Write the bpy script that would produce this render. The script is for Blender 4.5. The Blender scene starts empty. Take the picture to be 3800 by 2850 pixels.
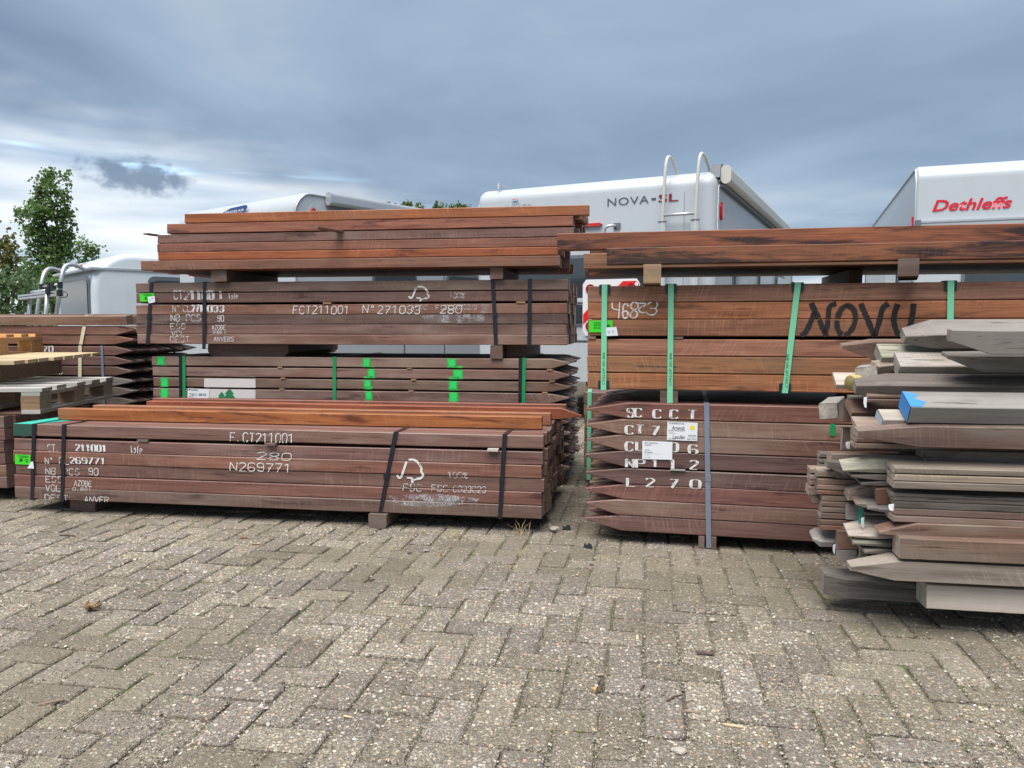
import bpy, bmesh, math, random
from mathutils import Vector, Matrix, Euler
R = math.radians
random.seed(7)
scene = bpy.context.scene
col = scene.collection

# ------------------------------------------------------------------ camera
F_PX, CX, CY = 2854.0, 1900.0, 1425.0        # focal length of the photograph in its own pixels
CAM_H, PITCH = 0.98, math.atan(210 / 2854.0)
cd = bpy.data.cameras.new('camera'); cam = bpy.data.objects.new('camera', cd); col.objects.link(cam)
cd.sensor_width = 36.0; cd.lens = F_PX / 3800 * 36; cd.clip_start = 0.05; cd.clip_end = 2000
cam.location = (0, 0, CAM_H); cam.rotation_euler = (R(90) - PITCH, 0, 0)
scene.camera = cam
scene.view_settings.view_transform = 'Standard'; scene.view_settings.look = 'None'
scene.view_settings.gamma = 1.0; scene.view_settings.use_curve_mapping = False
EXPOSURE = 2.08
scene.view_settings.exposure = EXPOSURE
scene.cycles.use_denoising = True
scene.cycles.max_bounces = 4; scene.cycles.diffuse_bounces = 2; scene.cycles.glossy_bounces = 2; scene.cycles.transparent_max_bounces = 6

# ------------------------------------------------------------------ node helper
def nd(nt, kind, ins=None, **props):
    n = nt.nodes.new(kind)
    for k, v in props.items(): setattr(n, k, v)
    for k, v in (ins or {}).items():
        s = n.inputs[k]
        if isinstance(v, bpy.types.NodeSocket): nt.links.new(v, s)
        elif isinstance(v, bpy.types.Node): nt.links.new(v.outputs[0], s)
        else: s.default_value = v
    return n
def mt(nt, op, a, b=0.0, c=0.0, clamp=False):
    return nd(nt, 'ShaderNodeMath', {0: a, 1: b, 2: c}, operation=op, use_clamp=clamp).outputs[0]
def sstep(nt, x, lo, hi):
    return nd(nt, 'ShaderNodeMapRange', {0: x, 1: lo, 2: hi, 3: 0.0, 4: 1.0}, interpolation_type='SMOOTHSTEP').outputs[0]
def mixc(nt, f, a, b, blend='MIX'):
    n = nt.nodes.new('ShaderNodeMix'); n.data_type = 'RGBA'; n.blend_type = blend
    for i, v in ((0, f), (6, a), (7, b)):
        s = n.inputs[i]
        if isinstance(v, bpy.types.NodeSocket): nt.links.new(v, s)
        else: s.default_value = v if i == 0 else (tuple(v) + (1.0,))[:4]
    return n.outputs[2]
def noise(nt, vec, scale, detail=4.0, rough=0.55, dist=0.0):
    return nd(nt, 'ShaderNodeTexNoise', {'Vector': vec, 'Scale': scale, 'Detail': detail, 'Roughness': rough, 'Distortion': dist}).outputs[0]
def ramp(nt, fac, stops):
    n = nd(nt, 'ShaderNodeValToRGB', {0: fac}); e = n.color_ramp.elements
    while len(e) < len(stops): e.new(0.5)
    for i, (p, c) in enumerate(stops):
        e[i].position = p; e[i].color = (tuple(c) + (1.0,))[:4] if not isinstance(c, (int, float)) else (c, c, c, 1)
    return n.outputs[0]
def vmap(nt, vec, sc=(1, 1, 1), loc=(0, 0, 0), rot=(0, 0, 0)):
    return nd(nt, 'ShaderNodeMapping', {0: vec, 1: loc, 2: rot, 3: sc}).outputs[0]

# ------------------------------------------------------------------ sky: grey-blue cloud cover over a clear sky, brighter gap low on the left
SUN_EL, SUN_AZ = R(68), R(-152)              # azimuth from +Y, negative is to the left: the sun stands high behind the clouds, left of the camera
world = bpy.data.worlds.new('World'); scene.world = world; world.use_nodes = True
wt = world.node_tree; wt.nodes.clear()
sky = nd(wt, 'ShaderNodeTexSky', sky_type='NISHITA', sun_disc=False)
sky.sun_elevation = SUN_EL; sky.sun_rotation = SUN_AZ
tc = nd(wt, 'ShaderNodeTexCoord'); D = tc.outputs['Generated']
sx = nd(wt, 'ShaderNodeSeparateXYZ', {0: D})
az = mt(wt, 'ARCTAN2', sx.outputs[0], sx.outputs[1]); el = mt(wt, 'ARCSINE', sx.outputs[2])
elp = mt(wt, 'MAXIMUM', el, 0.0)
ae = nd(wt, 'ShaderNodeCombineXYZ', {0: az, 1: el, 2: 0.0}).outputs[0]
zc = mt(wt, 'ADD', mt(wt, 'MAXIMUM', sx.outputs[2], 0.0), 0.16)
plane = nd(wt, 'ShaderNodeCombineXYZ', {0: mt(wt, 'DIVIDE', sx.outputs[0], zc), 1: mt(wt, 'DIVIDE', sx.outputs[1], zc), 2: 0.0}).outputs[0]
n1 = noise(wt, vmap(wt, plane, (0.55, 0.55, 1), (3.1, 1.6, 0)), 1.0, 5, 0.52, 0.5)
n2 = noise(wt, vmap(wt, ae, (3.0, 9.0, 1), (1.3, 0.2, 0)), 1.0, 4, 0.55)
n3 = noise(wt, vmap(wt, ae, (2.0, 16.0, 1), (4.3, 7.2, 0)), 1.6, 3, 0.55)
K = 10.0 / 2 ** EXPOSURE
def kc(r, g, b):
    f = lambda c: (c / 255 / 12.92 if c < 10.3 else ((c / 255 + 0.055) / 1.055) ** 2.4) * K
    return (f(r), f(g), f(b))
mass = mt(wt, 'ADD', mt(wt, 'MULTIPLY', n1, 0.82), mt(wt, 'MULTIPLY', n2, 0.18))
cloud = ramp(wt, mass, [(0.33, kc(110, 127, 151)), (0.43, kc(133, 152, 175)), (0.54, kc(156, 175, 196)), (0.66, kc(186, 197, 210))])
side = mt(wt, 'POWER', mt(wt, 'ADD', 0.5, mt(wt, 'MULTIPLY', mt(wt, 'COSINE', mt(wt, 'ADD', az, 0.62)), 0.5)), 8.0)
edge = mt(wt, 'ADD', 0.045, mt(wt, 'MULTIPLY', side, 0.195))          # height of the ragged lower edge of the cloud sheet
gap = sstep(wt, mt(wt, 'ADD', mt(wt, 'SUBTRACT', edge, el), mt(wt, 'MULTIPLY', mt(wt, 'SUBTRACT', n2, 0.5), 0.17)), -0.035, 0.06)
near_h = mt(wt, 'MULTIPLY', mt(wt, 'SUBTRACT', 1.0, sstep(wt, el, 0.02, 0.20)), sstep(wt, n3, 0.42, 0.62))
gap = mt(wt, 'MAXIMUM', gap, mt(wt, 'MULTIPLY', near_h, 0.75))
white = ramp(wt, n3, [(0.35, kc(176, 196, 218)), (0.5, kc(222, 232, 241)), (0.62, kc(246, 249, 251))])
c1 = mixc(wt, gap, cloud, white)
# the lone dark scrap of cloud on the left
dx = mt(wt, 'DIVIDE', mt(wt, 'ADD', az, 0.446), 0.064); dy = mt(wt, 'DIVIDE', mt(wt, 'SUBTRACT', el, 0.172), 0.026)
rr = mt(wt, 'ADD', mt(wt, 'MULTIPLY', dx, dx), mt(wt, 'MULTIPLY', dy, dy))
nb = noise(wt, vmap(wt, ae, (26, 34, 1)), 1.0, 3, 0.6)
scrap = sstep(wt, mt(wt, 'SUBTRACT', mt(wt, 'ADD', 0.85, mt(wt, 'MULTIPLY', mt(wt, 'SUBTRACT', nb, 0.5), 3.2)), rr), -0.15, 0.7)
# clear-sky rifts between the bright streaks
rift = mt(wt, 'MULTIPLY', mt(wt, 'MULTIPLY', gap, sstep(wt, noise(wt, vmap(wt, ae, (2.4, 22, 1), (0.6, 2.2, 0)), 1.5, 2), 0.60, 0.68)), 0.6)
c3 = mixc(wt, rift, c1, sky.outputs[0])
c3 = mixc(wt, mt(wt, 'MULTIPLY', scrap, 0.92), c3, kc(114, 130, 153))
c3 = mixc(wt, 0.94, sky.outputs[0], c3)
bg = nd(wt, 'ShaderNodeBackground', {0: c3, 1: 0.1})
nd(wt, 'ShaderNodeOutputWorld', {0: bg})
world.cycles.sampling_method = 'MANUAL'; world.cycles.sample_map_resolution = 256
sl = bpy.data.lights.new('sun', 'SUN'); so = bpy.data.objects.new('sun', sl); col.objects.link(so)
sl.energy = 1.5; sl.angle = R(55); sl.color = (1.0, 0.965, 0.91)
so.rotation_euler = Vector((math.sin(SUN_AZ) * math.cos(SUN_EL), math.cos(SUN_AZ) * math.cos(SUN_EL), math.sin(SUN_EL))).to_track_quat('Z', 'Y').to_euler()

# ------------------------------------------------------------------ placing: a photo pixel's line of sight met with a depth or with an object's face
_s, _c = math.sin(PITCH), math.cos(PITCH)
def ray(px, py):
    u, v = px - CX, py - CY
    return Vector((u, F_PX * _c - v * _s, -F_PX * _s - v * _c))
def at(px, py, Y):
    d = ray(px, py); return Vector((0, 0, CAM_H)) + d * (Y / d.y)
def ground(px, py, z=0.0):
    d = ray(px, py); return Vector((0, 0, CAM_H)) + d * ((z - CAM_H) / d.z)
def face(o, px, py, yl=0.0):
    """local (x, z) where the line of sight meets the plane local y = yl of an empty turned about z only"""
    a = o.rotation_euler.z; n = Vector((-math.sin(a), math.cos(a), 0)); e = Vector((math.cos(a), math.sin(a), 0))
    d = ray(px, py); c0 = Vector((0, 0, CAM_H)); p0 = o.location + n * yl
    p = c0 + d * ((p0 - c0).dot(n) / d.dot(n))
    return (p - o.location).dot(e), p.z - o.location.z

# ------------------------------------------------------------------ object helpers
def tag(o, label=None, cat=None, group=None, kind=None):
    if label: o['label'] = label
    if cat: o['category'] = cat
    if group: o['group'] = group
    if kind: o['kind'] = kind
    return o
def empty(name, label, cat, loc, rz=0.0, group=None):
    o = bpy.data.objects.new(name, None); col.objects.link(o); o.empty_display_size = 0.1
    o.location = loc; o.rotation_euler = (0, 0, rz); return tag(o, label, cat, group)
def link(name, me, mat, parent=None, smooth=False):
    o = bpy.data.objects.new(name, me); col.objects.link(o); o.parent = parent
    if mat is not None and len(me.materials) == 0: me.materials.append(mat)
    if smooth:
        for p in me.polygons: p.use_smooth = True
    return o
class MB:
    def __init__(s): s.v = []; s.f = []
    def add(s, vs, fs):
        b = len(s.v); s.v += [tuple(v) for v in vs]; s.f += [tuple(b + i for i in f) for f in fs]; return s
    def box(s, a, b):
        (x0, y0, z0), (x1, y1, z1) = a, b
        return s.add([(x0, y0, z0), (x1, y0, z0), (x1, y1, z0), (x0, y1, z0), (x0, y0, z1), (x1, y0, z1), (x1, y1, z1), (x0, y1, z1)],
                     [(0, 3, 2, 1), (4, 5, 6, 7), (0, 1, 5, 4), (1, 2, 6, 5), (2, 3, 7, 6), (3, 0, 4, 7)])
    def prism(s, poly, axis, lo, hi):
        """poly of 2-D points pushed out along axis 0/1/2 from lo to hi"""
        n = len(poly)
        def P(p, t):
            q = list(p); q.insert(axis, t); return q
        return s.add([P(p, lo) for p in poly] + [P(p, hi) for p in poly],
                     [tuple(range(n))[::-1], tuple(range(n, 2 * n))] + [(i, (i + 1) % n, n + (i + 1) % n, n + i) for i in range(n)])
    def tube(s, pts, r, n=8, caps=True):
        pts = [Vector(p) for p in pts]; rs = r if isinstance(r, (list, tuple)) else [r] * len(pts)
        rings = []; up = None
        for i, p in enumerate(pts):
            t = (pts[min(i + 1, len(pts) - 1)] - pts[max(i - 1, 0)]).normalized()
            if up is None: up = Vector((0, 0, 1)) if abs(t.z) < 0.9 else Vector((1, 0, 0))
            a = (up - t * up.dot(t)).normalized(); b = t.cross(a); up = a
            rings.append([p + (a * math.cos(2 * math.pi * k / n) + b * math.sin(2 * math.pi * k / n)) * rs[i] for k in range(n)])
        vs = [v for rg in rings for v in rg]; fs = []
        for i in range(len(rings) - 1):
            for k in range(n): fs.append((i * n + k, i * n + (k + 1) % n, (i + 1) * n + (k + 1) % n, (i + 1) * n + k))
        if caps: fs += [tuple(range(n))[::-1], tuple(range((len(rings) - 1) * n, len(rings) * n))]
        return s.add(vs, fs)
    def mesh(s, name):
        me = bpy.data.meshes.new(name); me.from_pydata(s.v, [], s.f)
        bm = bmesh.new(); bm.from_mesh(me); bmesh.ops.recalc_face_normals(bm, faces=bm.faces); bm.to_mesh(me); bm.free()
        return me
    def build(s, name, mat, parent=None, smooth=False): return link(name, s.mesh(name), mat, parent, smooth)
def smooth_path(pts, n=2):
    pts = [Vector(p) for p in pts]
    for _ in range(n):
        q = [pts[0]]
        for a, b in zip(pts, pts[1:]): q += [a * 0.75 + b * 0.25, a * 0.25 + b * 0.75]
        pts = q + [pts[-1]]
    return pts

# ------------------------------------------------------------------ materials
MATS = {}
def bare(name):
    m = bpy.data.materials.new(name); m.use_nodes = True; nt = m.node_tree; nt.nodes.clear()
    b = nd(nt, 'ShaderNodeBsdfPrincipled'); nd(nt, 'ShaderNodeOutputMaterial', {0: b}); MATS[name] = m
    return m, nt, b
def plain(name, c, rough=0.5, metal=0.0, var=0.12, vscale=6.0, bump=0.0, spec=0.5):
    m, nt, b = bare(name); t = nd(nt, 'ShaderNodeTexCoord')
    n = noise(nt, t.outputs['Object'], vscale, 5, 0.6)
    f = mt(nt, 'ADD', 1 - var, mt(nt, 'MULTIPLY', n, 2 * var))
    nt.links.new(mixc(nt, 1.0, c, nd(nt, 'ShaderNodeCombineXYZ', {0: f, 1: f, 2: f}).outputs[0], 'MULTIPLY'), b.inputs['Base Color'])
    b.inputs['Roughness'].default_value = rough; b.inputs['Metallic'].default_value = metal
    b.inputs['Specular IOR Level'].default_value = spec
    if bump:
        nt.links.new(nd(nt, 'ShaderNodeBump', {'Strength': bump, 'Distance': 0.002, 'Height': noise(nt, t.outputs['Object'], vscale * 12, 3)}).outputs[0], b.inputs['Normal'])
    return m
def wood(name, dark, light, grey, weather=0.35, stain=(0.03, 0.012, 0.01), stain_amt=0.2, end=None, saw=0.5, rough=0.62, figure=0.0, vary=0.24, stain_scale=1.0, gain=1.14, crack=0.735):
    """sawn timber lying along its own x axis"""
    m, nt, b = bare(name); dark, light, grey = [tuple(x * gain for x in c_) for c_ in (dark, light, grey)]
    t = nd(nt, 'ShaderNodeTexCoord'); oi = nd(nt, 'ShaderNodeObjectInfo'); rnd = oi.outputs['Random']
    off = nd(nt, 'ShaderNodeCombineXYZ', {0: mt(nt, 'MULTIPLY', rnd, 37.0), 1: mt(nt, 'MULTIPLY', rnd, 91.0), 2: mt(nt, 'MULTIPLY', rnd, 53.0)}).outputs[0]
    P = nd(nt, 'ShaderNodeVectorMath', {0: t.outputs['Object'], 1: off}, operation='ADD').outputs[0]
    fine = noise(nt, vmap(nt, P, (5, 190, 190)), 1.0, 2, 0.65)
    mid = noise(nt, vmap(nt, P, (1.8, 34, 34)), 1.0, 4, 0.66, figure)
    big = noise(nt, vmap(nt, P, (1.9, 8, 8)), 1.0, 3, 0.6)
    g = mt(nt, 'ADD', mt(nt, 'MULTIPLY', mid, 0.62), mt(nt, 'MULTIPLY', fine, 0.38))
    c = ramp(nt, g, [(0.33, tuple(x * 0.84 for x in dark)), (0.50, tuple(0.5 * (x + y) for x, y in zip(dark, light))), (0.66, tuple(x * 1.08 for x in light))])
    w = mt(nt, 'MULTIPLY', sstep(nt, mt(nt, 'ADD', mt(nt, 'MULTIPLY', big, 0.8), mt(nt, 'MULTIPLY', rnd, 0.2)), 0.62 - 0.45 * weather, 0.80 - 0.25 * weather), min(1.0, 0.35 + weather))
    c = mixc(nt, w, c, grey)
    st = noise(nt, vmap(nt, P, (2.2 * stain_scale, 16 * stain_scale, 16 * stain_scale), (9, 4, 2)), 1.0, 4, 0.65, 0.4)
    sm = mt(nt, 'MULTIPLY', sstep(nt, st, 0.66 - 0.25 * stain_amt, 0.76 - 0.2 * stain_amt), min(1.0, 0.55 + stain_amt * 0.5))
    c = mixc(nt, sm, c, stain)
    # saw kerf: faint slanting strokes in patches
    so_ = nd(nt, 'ShaderNodeSeparateXYZ', {0: P})
    sl_ = mt(nt, 'ADD', so_.outputs[0], mt(nt, 'MULTIPLY', mt(nt, 'ADD', so_.outputs[2], so_.outputs[1]), mt(nt, 'ADD', -0.7, mt(nt, 'MULTIPLY', rnd, 1.4))))
    kerf = noise(nt, nd(nt, 'ShaderNodeCombineXYZ', {0: mt(nt, 'MULTIPLY', sl_, 150.0), 1: mt(nt, 'MULTIPLY', so_.outputs[2], 9.0), 2: rnd}).outputs[0], 1.0, 1, 0.5)
    kmask = mt(nt, 'MULTIPLY', sstep(nt, noise(nt, vmap(nt, P, (2.0, 9, 9), (1, 7, 3)), 1.0, 1), 0.42, 0.62), saw)
    kf = mt(nt, 'MULTIPLY', sstep(nt, kerf, 0.50, 0.72), kmask)
    c = mixc(nt, mt(nt, 'MULTIPLY', kf, 0.5), c, tuple(min(1, x * 1.7 + 0.03) for x in light))
    crk = noise(nt, vmap(nt, P, (5.5, 150, 150), (2, 5, 8)), 1.0, 1, 0.5, 0.3)
    c = mixc(nt, mt(nt, 'MULTIPLY', sstep(nt, crk, crack, crack + 0.03), 0.8), c, tuple(x * 0.35 for x in dark))
    tone = mt(nt, 'ADD', 1 - vary, mt(nt, 'MULTIPLY', mt(nt, 'FRACT', mt(nt, 'MULTIPLY', rnd, 7.31)), 2 * vary))
    c = nd(nt, 'ShaderNodeHueSaturation', {0: mt(nt, 'ADD', 0.492, mt(nt, 'MULTIPLY', rnd, 0.016)), 1: mt(nt, 'ADD', 0.88, mt(nt, 'MULTIPLY', mt(nt, 'FRACT', mt(nt, 'MULTIPLY', rnd, 3.7)), 0.24)), 2: tone, 4: c}).outputs[0]
    # end grain
    nrm = nd(nt, 'ShaderNodeVectorTransform', {0: nd(nt, 'ShaderNodeNewGeometry').outputs['True Normal']}, vector_type='NORMAL', convert_from='WORLD', convert_to='OBJECT').outputs[0]
    ex = sstep(nt, mt(nt, 'ABSOLUTE', nd(nt, 'ShaderNodeSeparateXYZ', {0: nrm}).outputs[0]), 0.80, 0.93)
    if end is None: end = tuple(0.6 * a + 0.4 * b_ for a, b_ in zip(light, grey))
    eg = noise(nt, vmap(nt, P, (40, 60, 60)), 1.0, 2, 0.6)
    c = mixc(nt, ex, c, ramp(nt, eg, [(0.3, tuple(x * 0.6 for x in end)), (0.7, end)]))
    nt.links.new(c, b.inputs['Base Color'])
    rg = mt(nt, 'ADD', rough - 0.08, mt(nt, 'MULTIPLY', mid, 0.22)); nt.links.new(rg, b.inputs['Roughness'])
    hgt = mt(nt, 'ADD', mt(nt, 'MULTIPLY', fine, 0.8), mt(nt, 'MULTIPLY', kerf, 0.5 * saw))
    nt.links.new(nd(nt, 'ShaderNodeBump', {'Strength': 0.4, 'Distance': 0.0025, 'Height': hgt}).outputs[0], b.inputs['Normal'])
    return m
AZ = wood('azobe_wood', (0.100, 0.044, 0.033), (0.200, 0.100, 0.075), (0.22, 0.15, 0.122), 0.30, (0.035, 0.015, 0.013), 0.34, end=(0.27, 0.19, 0.165), rough=0.46)
AZD = wood('dark_azobe_wood', (0.080, 0.038, 0.032), (0.158, 0.083, 0.068), (0.195, 0.14, 0.118), 0.34, (0.028, 0.012, 0.013), 0.36, end=(0.22, 0.15, 0.135), saw=0.7, rough=0.46)
AZB = wood('browned_azobe_wood', (0.110, 0.054, 0.039), (0.195, 0.112, 0.083), (0.24, 0.175, 0.14), 0.36, (0.042, 0.022, 0.018), 0.28, end=(0.24, 0.18, 0.15), rough=0.46)
ORG = wood('orange_hardwood', (0.155, 0.047, 0.024), (0.28, 0.103, 0.053), (0.21, 0.100, 0.066), 0.34, (0.06, 0.018, 0.012), 0.30, end=(0.36, 0.23, 0.19), saw=0.6, rough=0.46)
ORL = wood('fresh_orange_hardwood', (0.175, 0.054, 0.024), (0.285, 0.116, 0.058), (0.22, 0.104, 0.066), 0.25, (0.06, 0.014, 0.010), 0.44, end=(0.33, 0.22, 0.18), saw=0.3, rough=0.46)
WET = wood('streaked_dark_hardwood', (0.075, 0.022, 0.011), (0.235, 0.085, 0.030), (0.095, 0.032, 0.017), 0.45, (0.016, 0.006, 0.006), 0.80, end=(0.10, 0.04, 0.02), saw=0.15, rough=0.5, figure=0.8)
NOV = wood('brown_orange_hardwood', (0.155, 0.060, 0.031), (0.325, 0.152, 0.083), (0.165, 0.105, 0.066), 0.34, (0.05, 0.025, 0.016), 0.34, end=(0.25, 0.15, 0.10), saw=0.5)
GRY = wood('weathered_grey_wood', (0.115, 0.096, 0.084), (0.29, 0.26, 0.235), (0.30, 0.28, 0.26), 0.5, (0.06, 0.045, 0.038), 0.35, end=(0.44, 0.40, 0.34), saw=0.2, rough=0.75, crack=0.70, gain=1.08)
GRD = wood('weathered_dark_wood', (0.070, 0.056, 0.048), (0.17, 0.142, 0.122), (0.205, 0.185, 0.168), 0.5, (0.035, 0.026, 0.022), 0.35, end=(0.33, 0.29, 0.24), saw=0.2, rough=0.75, crack=0.70, gain=1.08)
RED = wood('reddish_weathered_wood', (0.095, 0.052, 0.039), (0.20, 0.122, 0.092), (0.235, 0.19, 0.155), 0.50, (0.05, 0.024, 0.02), 0.32, end=(0.42, 0.34, 0.28), saw=0.35, rough=0.7, crack=0.70, gain=1.08)
TAN = wood('tan_weathered_wood', (0.15, 0.115, 0.086), (0.30, 0.238, 0.185), (0.33, 0.28, 0.25), 0.35, (0.12, 0.075, 0.06), 0.15, end=(0.46, 0.40, 0.33), saw=0.5, rough=0.72, crack=0.70, gain=1.08)
PAL = wood('bleached_pale_wood', (0.30, 0.25, 0.205), (0.46, 0.395, 0.335), (0.40, 0.355, 0.31), 0.5, (0.15, 0.11, 0.09), 0.25, end=(0.50, 0.46, 0.40), saw=0.1, rough=0.75, crack=0.70, gain=1.08)
MOS = wood('mossy_grey_wood', (0.14, 0.128, 0.10), (0.29, 0.27, 0.225), (0.22, 0.22, 0.16), 0.40, (0.09, 0.075, 0.055), 0.32, end=(0.34, 0.34, 0.26), saw=0.1, rough=0.8, crack=0.70, gain=1.08)
PIN = wood('new_pine_wood', (0.52, 0.27, 0.11), (0.68, 0.42, 0.20), (0.62, 0.40, 0.22), 0.15, (0.35, 0.15, 0.05), 0.12, end=(0.50, 0.28, 0.12), saw=0.2)
PAY = wood('yellowed_pine_wood', (0.40, 0.28, 0.15), (0.58, 0.45, 0.28), (0.50, 0.42, 0.30), 0.3, (0.25, 0.14, 0.06), 0.15, end=(0.45, 0.33, 0.19), saw=0.2)
PGR = wood('grey_pallet_wood', (0.25, 0.22, 0.19), (0.42, 0.39, 0.36), (0.44, 0.42, 0.40), 0.6, (0.12, 0.08, 0.06), 0.15, end=(0.30, 0.25, 0.20), saw=0.1, rough=0.8, crack=0.70, gain=1.08)
PBR = wood('brown_pallet_block_wood', (0.20, 0.125, 0.07), (0.31, 0.20, 0.12), (0.30, 0.22, 0.16), 0.25, (0.10, 0.06, 0.03), 0.15, end=(0.28, 0.20, 0.13))
YEL = wood('yellow_impregnated_wood', (0.21, 0.17, 0.065), (0.36, 0.29, 0.12), (0.30, 0.25, 0.14), 0.2, (0.15, 0.09, 0.03), 0.2, end=(0.27, 0.21, 0.08), saw=0.0)
SKD = wood('skid_wood', (0.085, 0.05, 0.04), (0.16, 0.10, 0.08), (0.17, 0.13, 0.11), 0.4, (0.03, 0.018, 0.015), 0.3, end=(0.16, 0.11, 0.09))
SKO = wood('light_skid_wood', (0.24, 0.135, 0.065), (0.36, 0.22, 0.12), (0.30, 0.2, 0.12), 0.2, (0.1, 0.05, 0.02), 0.15, end=(0.36, 0.23, 0.12))

def paint(name, c, rough=0.85, worn=0.45, scale=220.0, cover=0.95):
    """chalk or sprayed paint that lets the wood through where it is worn"""
    m, nt, b = bare(name); t = nd(nt, 'ShaderNodeTexCoord')
    n = noise(nt, t.outputs['Object'], scale, 4, 0.7); n0 = noise(nt, t.outputs['Object'], 18.0, 3, 0.6)
    a = mt(nt, 'MULTIPLY', sstep(nt, mt(nt, 'ADD', mt(nt, 'MULTIPLY', n, 0.6), mt(nt, 'MULTIPLY', n0, 0.4)), worn - 0.06, worn + 0.05), cover)
    b.inputs['Base Color'].default_value = c + (1,); b.inputs['Roughness'].default_value = rough
    nt.links.new(a, b.inputs['Alpha']); return m
CHALK = paint('white_chalk', (0.78, 0.77, 0.74), worn=0.44)
STENCIL = paint('white_stencil_paint', (0.74, 0.74, 0.73), worn=0.44, scale=150)
STENCIL2 = paint('worn_stencil_paint', (0.66, 0.65, 0.63), worn=0.47, scale=150, cover=0.8)
BLKP = paint('black_brush_paint', (0.018, 0.017, 0.020), worn=0.39, scale=160)
SPRAY = paint('green_spray_paint', (0.02, 0.68, 0.12), worn=0.42, scale=70)
HAZEP = paint('white_overspray', (0.62, 0.66, 0.70), worn=0.535, scale=230, cover=0.6)
WHITEP = paint('white_field_paint', (0.66, 0.62, 0.60), worn=0.36, scale=110)
TREEP = paint('dark_green_stencil_paint', (0.012, 0.20, 0.075), worn=0.36, scale=140)
def spray(name, c):
    m, nt, b = bare(name); t = nd(nt, 'ShaderNodeTexCoord'); sg = nd(nt, 'ShaderNodeSeparateXYZ', {0: t.outputs['Generated']})
    ax = mt(nt, 'ABSOLUTE', mt(nt, 'SUBTRACT', sg.outputs[0], 0.5)); az_ = mt(nt, 'ABSOLUTE', mt(nt, 'SUBTRACT', sg.outputs[2], 0.5))
    d = mt(nt, 'ADD', mt(nt, 'MAXIMUM', ax, mt(nt, 'MULTIPLY', az_, 0.62)), mt(nt, 'MULTIPLY', mt(nt, 'SUBTRACT', noise(nt, t.outputs['Object'], 110.0, 4, 0.7), 0.5), 0.42))
    nt.links.new(mt(nt, 'SUBTRACT', 1.0, sstep(nt, d, 0.17, 0.42)), b.inputs['Alpha']); b.inputs['Base Color'].default_value = c + (1,); b.inputs['Roughness'].default_value = 0.8; return m
SPRAY = spray('soft_green_spray_paint', (0.02, 0.66, 0.12))
BLUEP = paint('blue_end_paint', (0.05, 0.24, 0.60), worn=0.36, scale=60)
TEAL = paint('turquoise_end_paint', (0.02, 0.42, 0.32), worn=0.36, scale=60)
BSTR = plain('black_steel_strap', (0.020, 0.023, 0.030), 0.33, 0.3, 0.3, 14)
GSTR = plain('grey_steel_strap', (0.24, 0.28, 0.36), 0.38, 0.4, 0.2, 14)
MSTR = plain('mint_plastic_strap', (0.19, 0.60, 0.36), 0.35, 0, 0.06)
DSTR = plain('green_plastic_strap', (0.012, 0.27, 0.085), 0.35, 0, 0.1)
CSTR = plain('cream_strap', (0.62, 0.58, 0.42), 0.45, 0, 0.08)
LIME = plain('lime_label', (0.05, 0.66, 0.02), 0.4, 0, 0.05)
PAPER = plain('white_paper', (0.72, 0.75, 0.78), 0.6, 0, 0.05)
INK = plain('black_ink', (0.02, 0.02, 0.025), 0.6)
INKG = plain('dark_green_ink', (0.01, 0.10, 0.012), 0.6)
INKB = plain('blue_ink', (0.10, 0.25, 0.55), 0.6)
YELD = plain('yellow_ink', (0.85, 0.62, 0.02), 0.6)
BPL = plain('black_plastic', (0.016, 0.018, 0.022), 0.42, 0, 0.2, 20)

# ------------------------------------------------------------------ the ground: one sheet to the horizon, pavers in herringbone on it
def ground_material():
    m, nt, b = bare('joint_grit'); P = nd(nt, 'ShaderNodeNewGeometry').outputs['Position']
    v = nd(nt, 'ShaderNodeTexVoronoi', {'Vector': P, 'Scale': 190.0}); big = noise(nt, P, 1.1, 2); md = noise(nt, P, 9.0, 3, 0.65)
    c = ramp(nt, nd(nt, 'ShaderNodeSeparateColor', {0: v.outputs['Color']}).outputs[0], [(0.0, (0.055, 0.045, 0.030)), (0.5, (0.13, 0.112, 0.078)), (0.85, (0.23, 0.20, 0.15)), (1.0, (0.44, 0.40, 0.33))])
    c = mixc(nt, mt(nt, 'MULTIPLY', sstep(nt, md, 0.48, 0.68), 0.55), c, (0.075, 0.057, 0.040))
    moss = mt(nt, 'MULTIPLY', sstep(nt, mt(nt, 'ADD', mt(nt, 'MULTIPLY', big, 0.6), mt(nt, 'MULTIPLY', noise(nt, P, 5.0, 4), 0.4)), 0.53, 0.62), 0.8)
    c = mixc(nt, moss, c, ramp(nt, noise(nt, P, 60, 3), [(0.3, (0.035, 0.055, 0.012)), (0.7, (0.10, 0.15, 0.025))]))
    nt.links.new(c, b.inputs['Base Color']); b.inputs['Roughness'].default_value = 0.95
    nt.links.new(nd(nt, 'ShaderNodeBump', {'Strength': 1.0, 'Distance': 0.004, 'Height': mt(nt, 'SUBTRACT', md, v.outputs['Distance'])}).outputs[0], b.inputs['Normal'])
    return m
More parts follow.
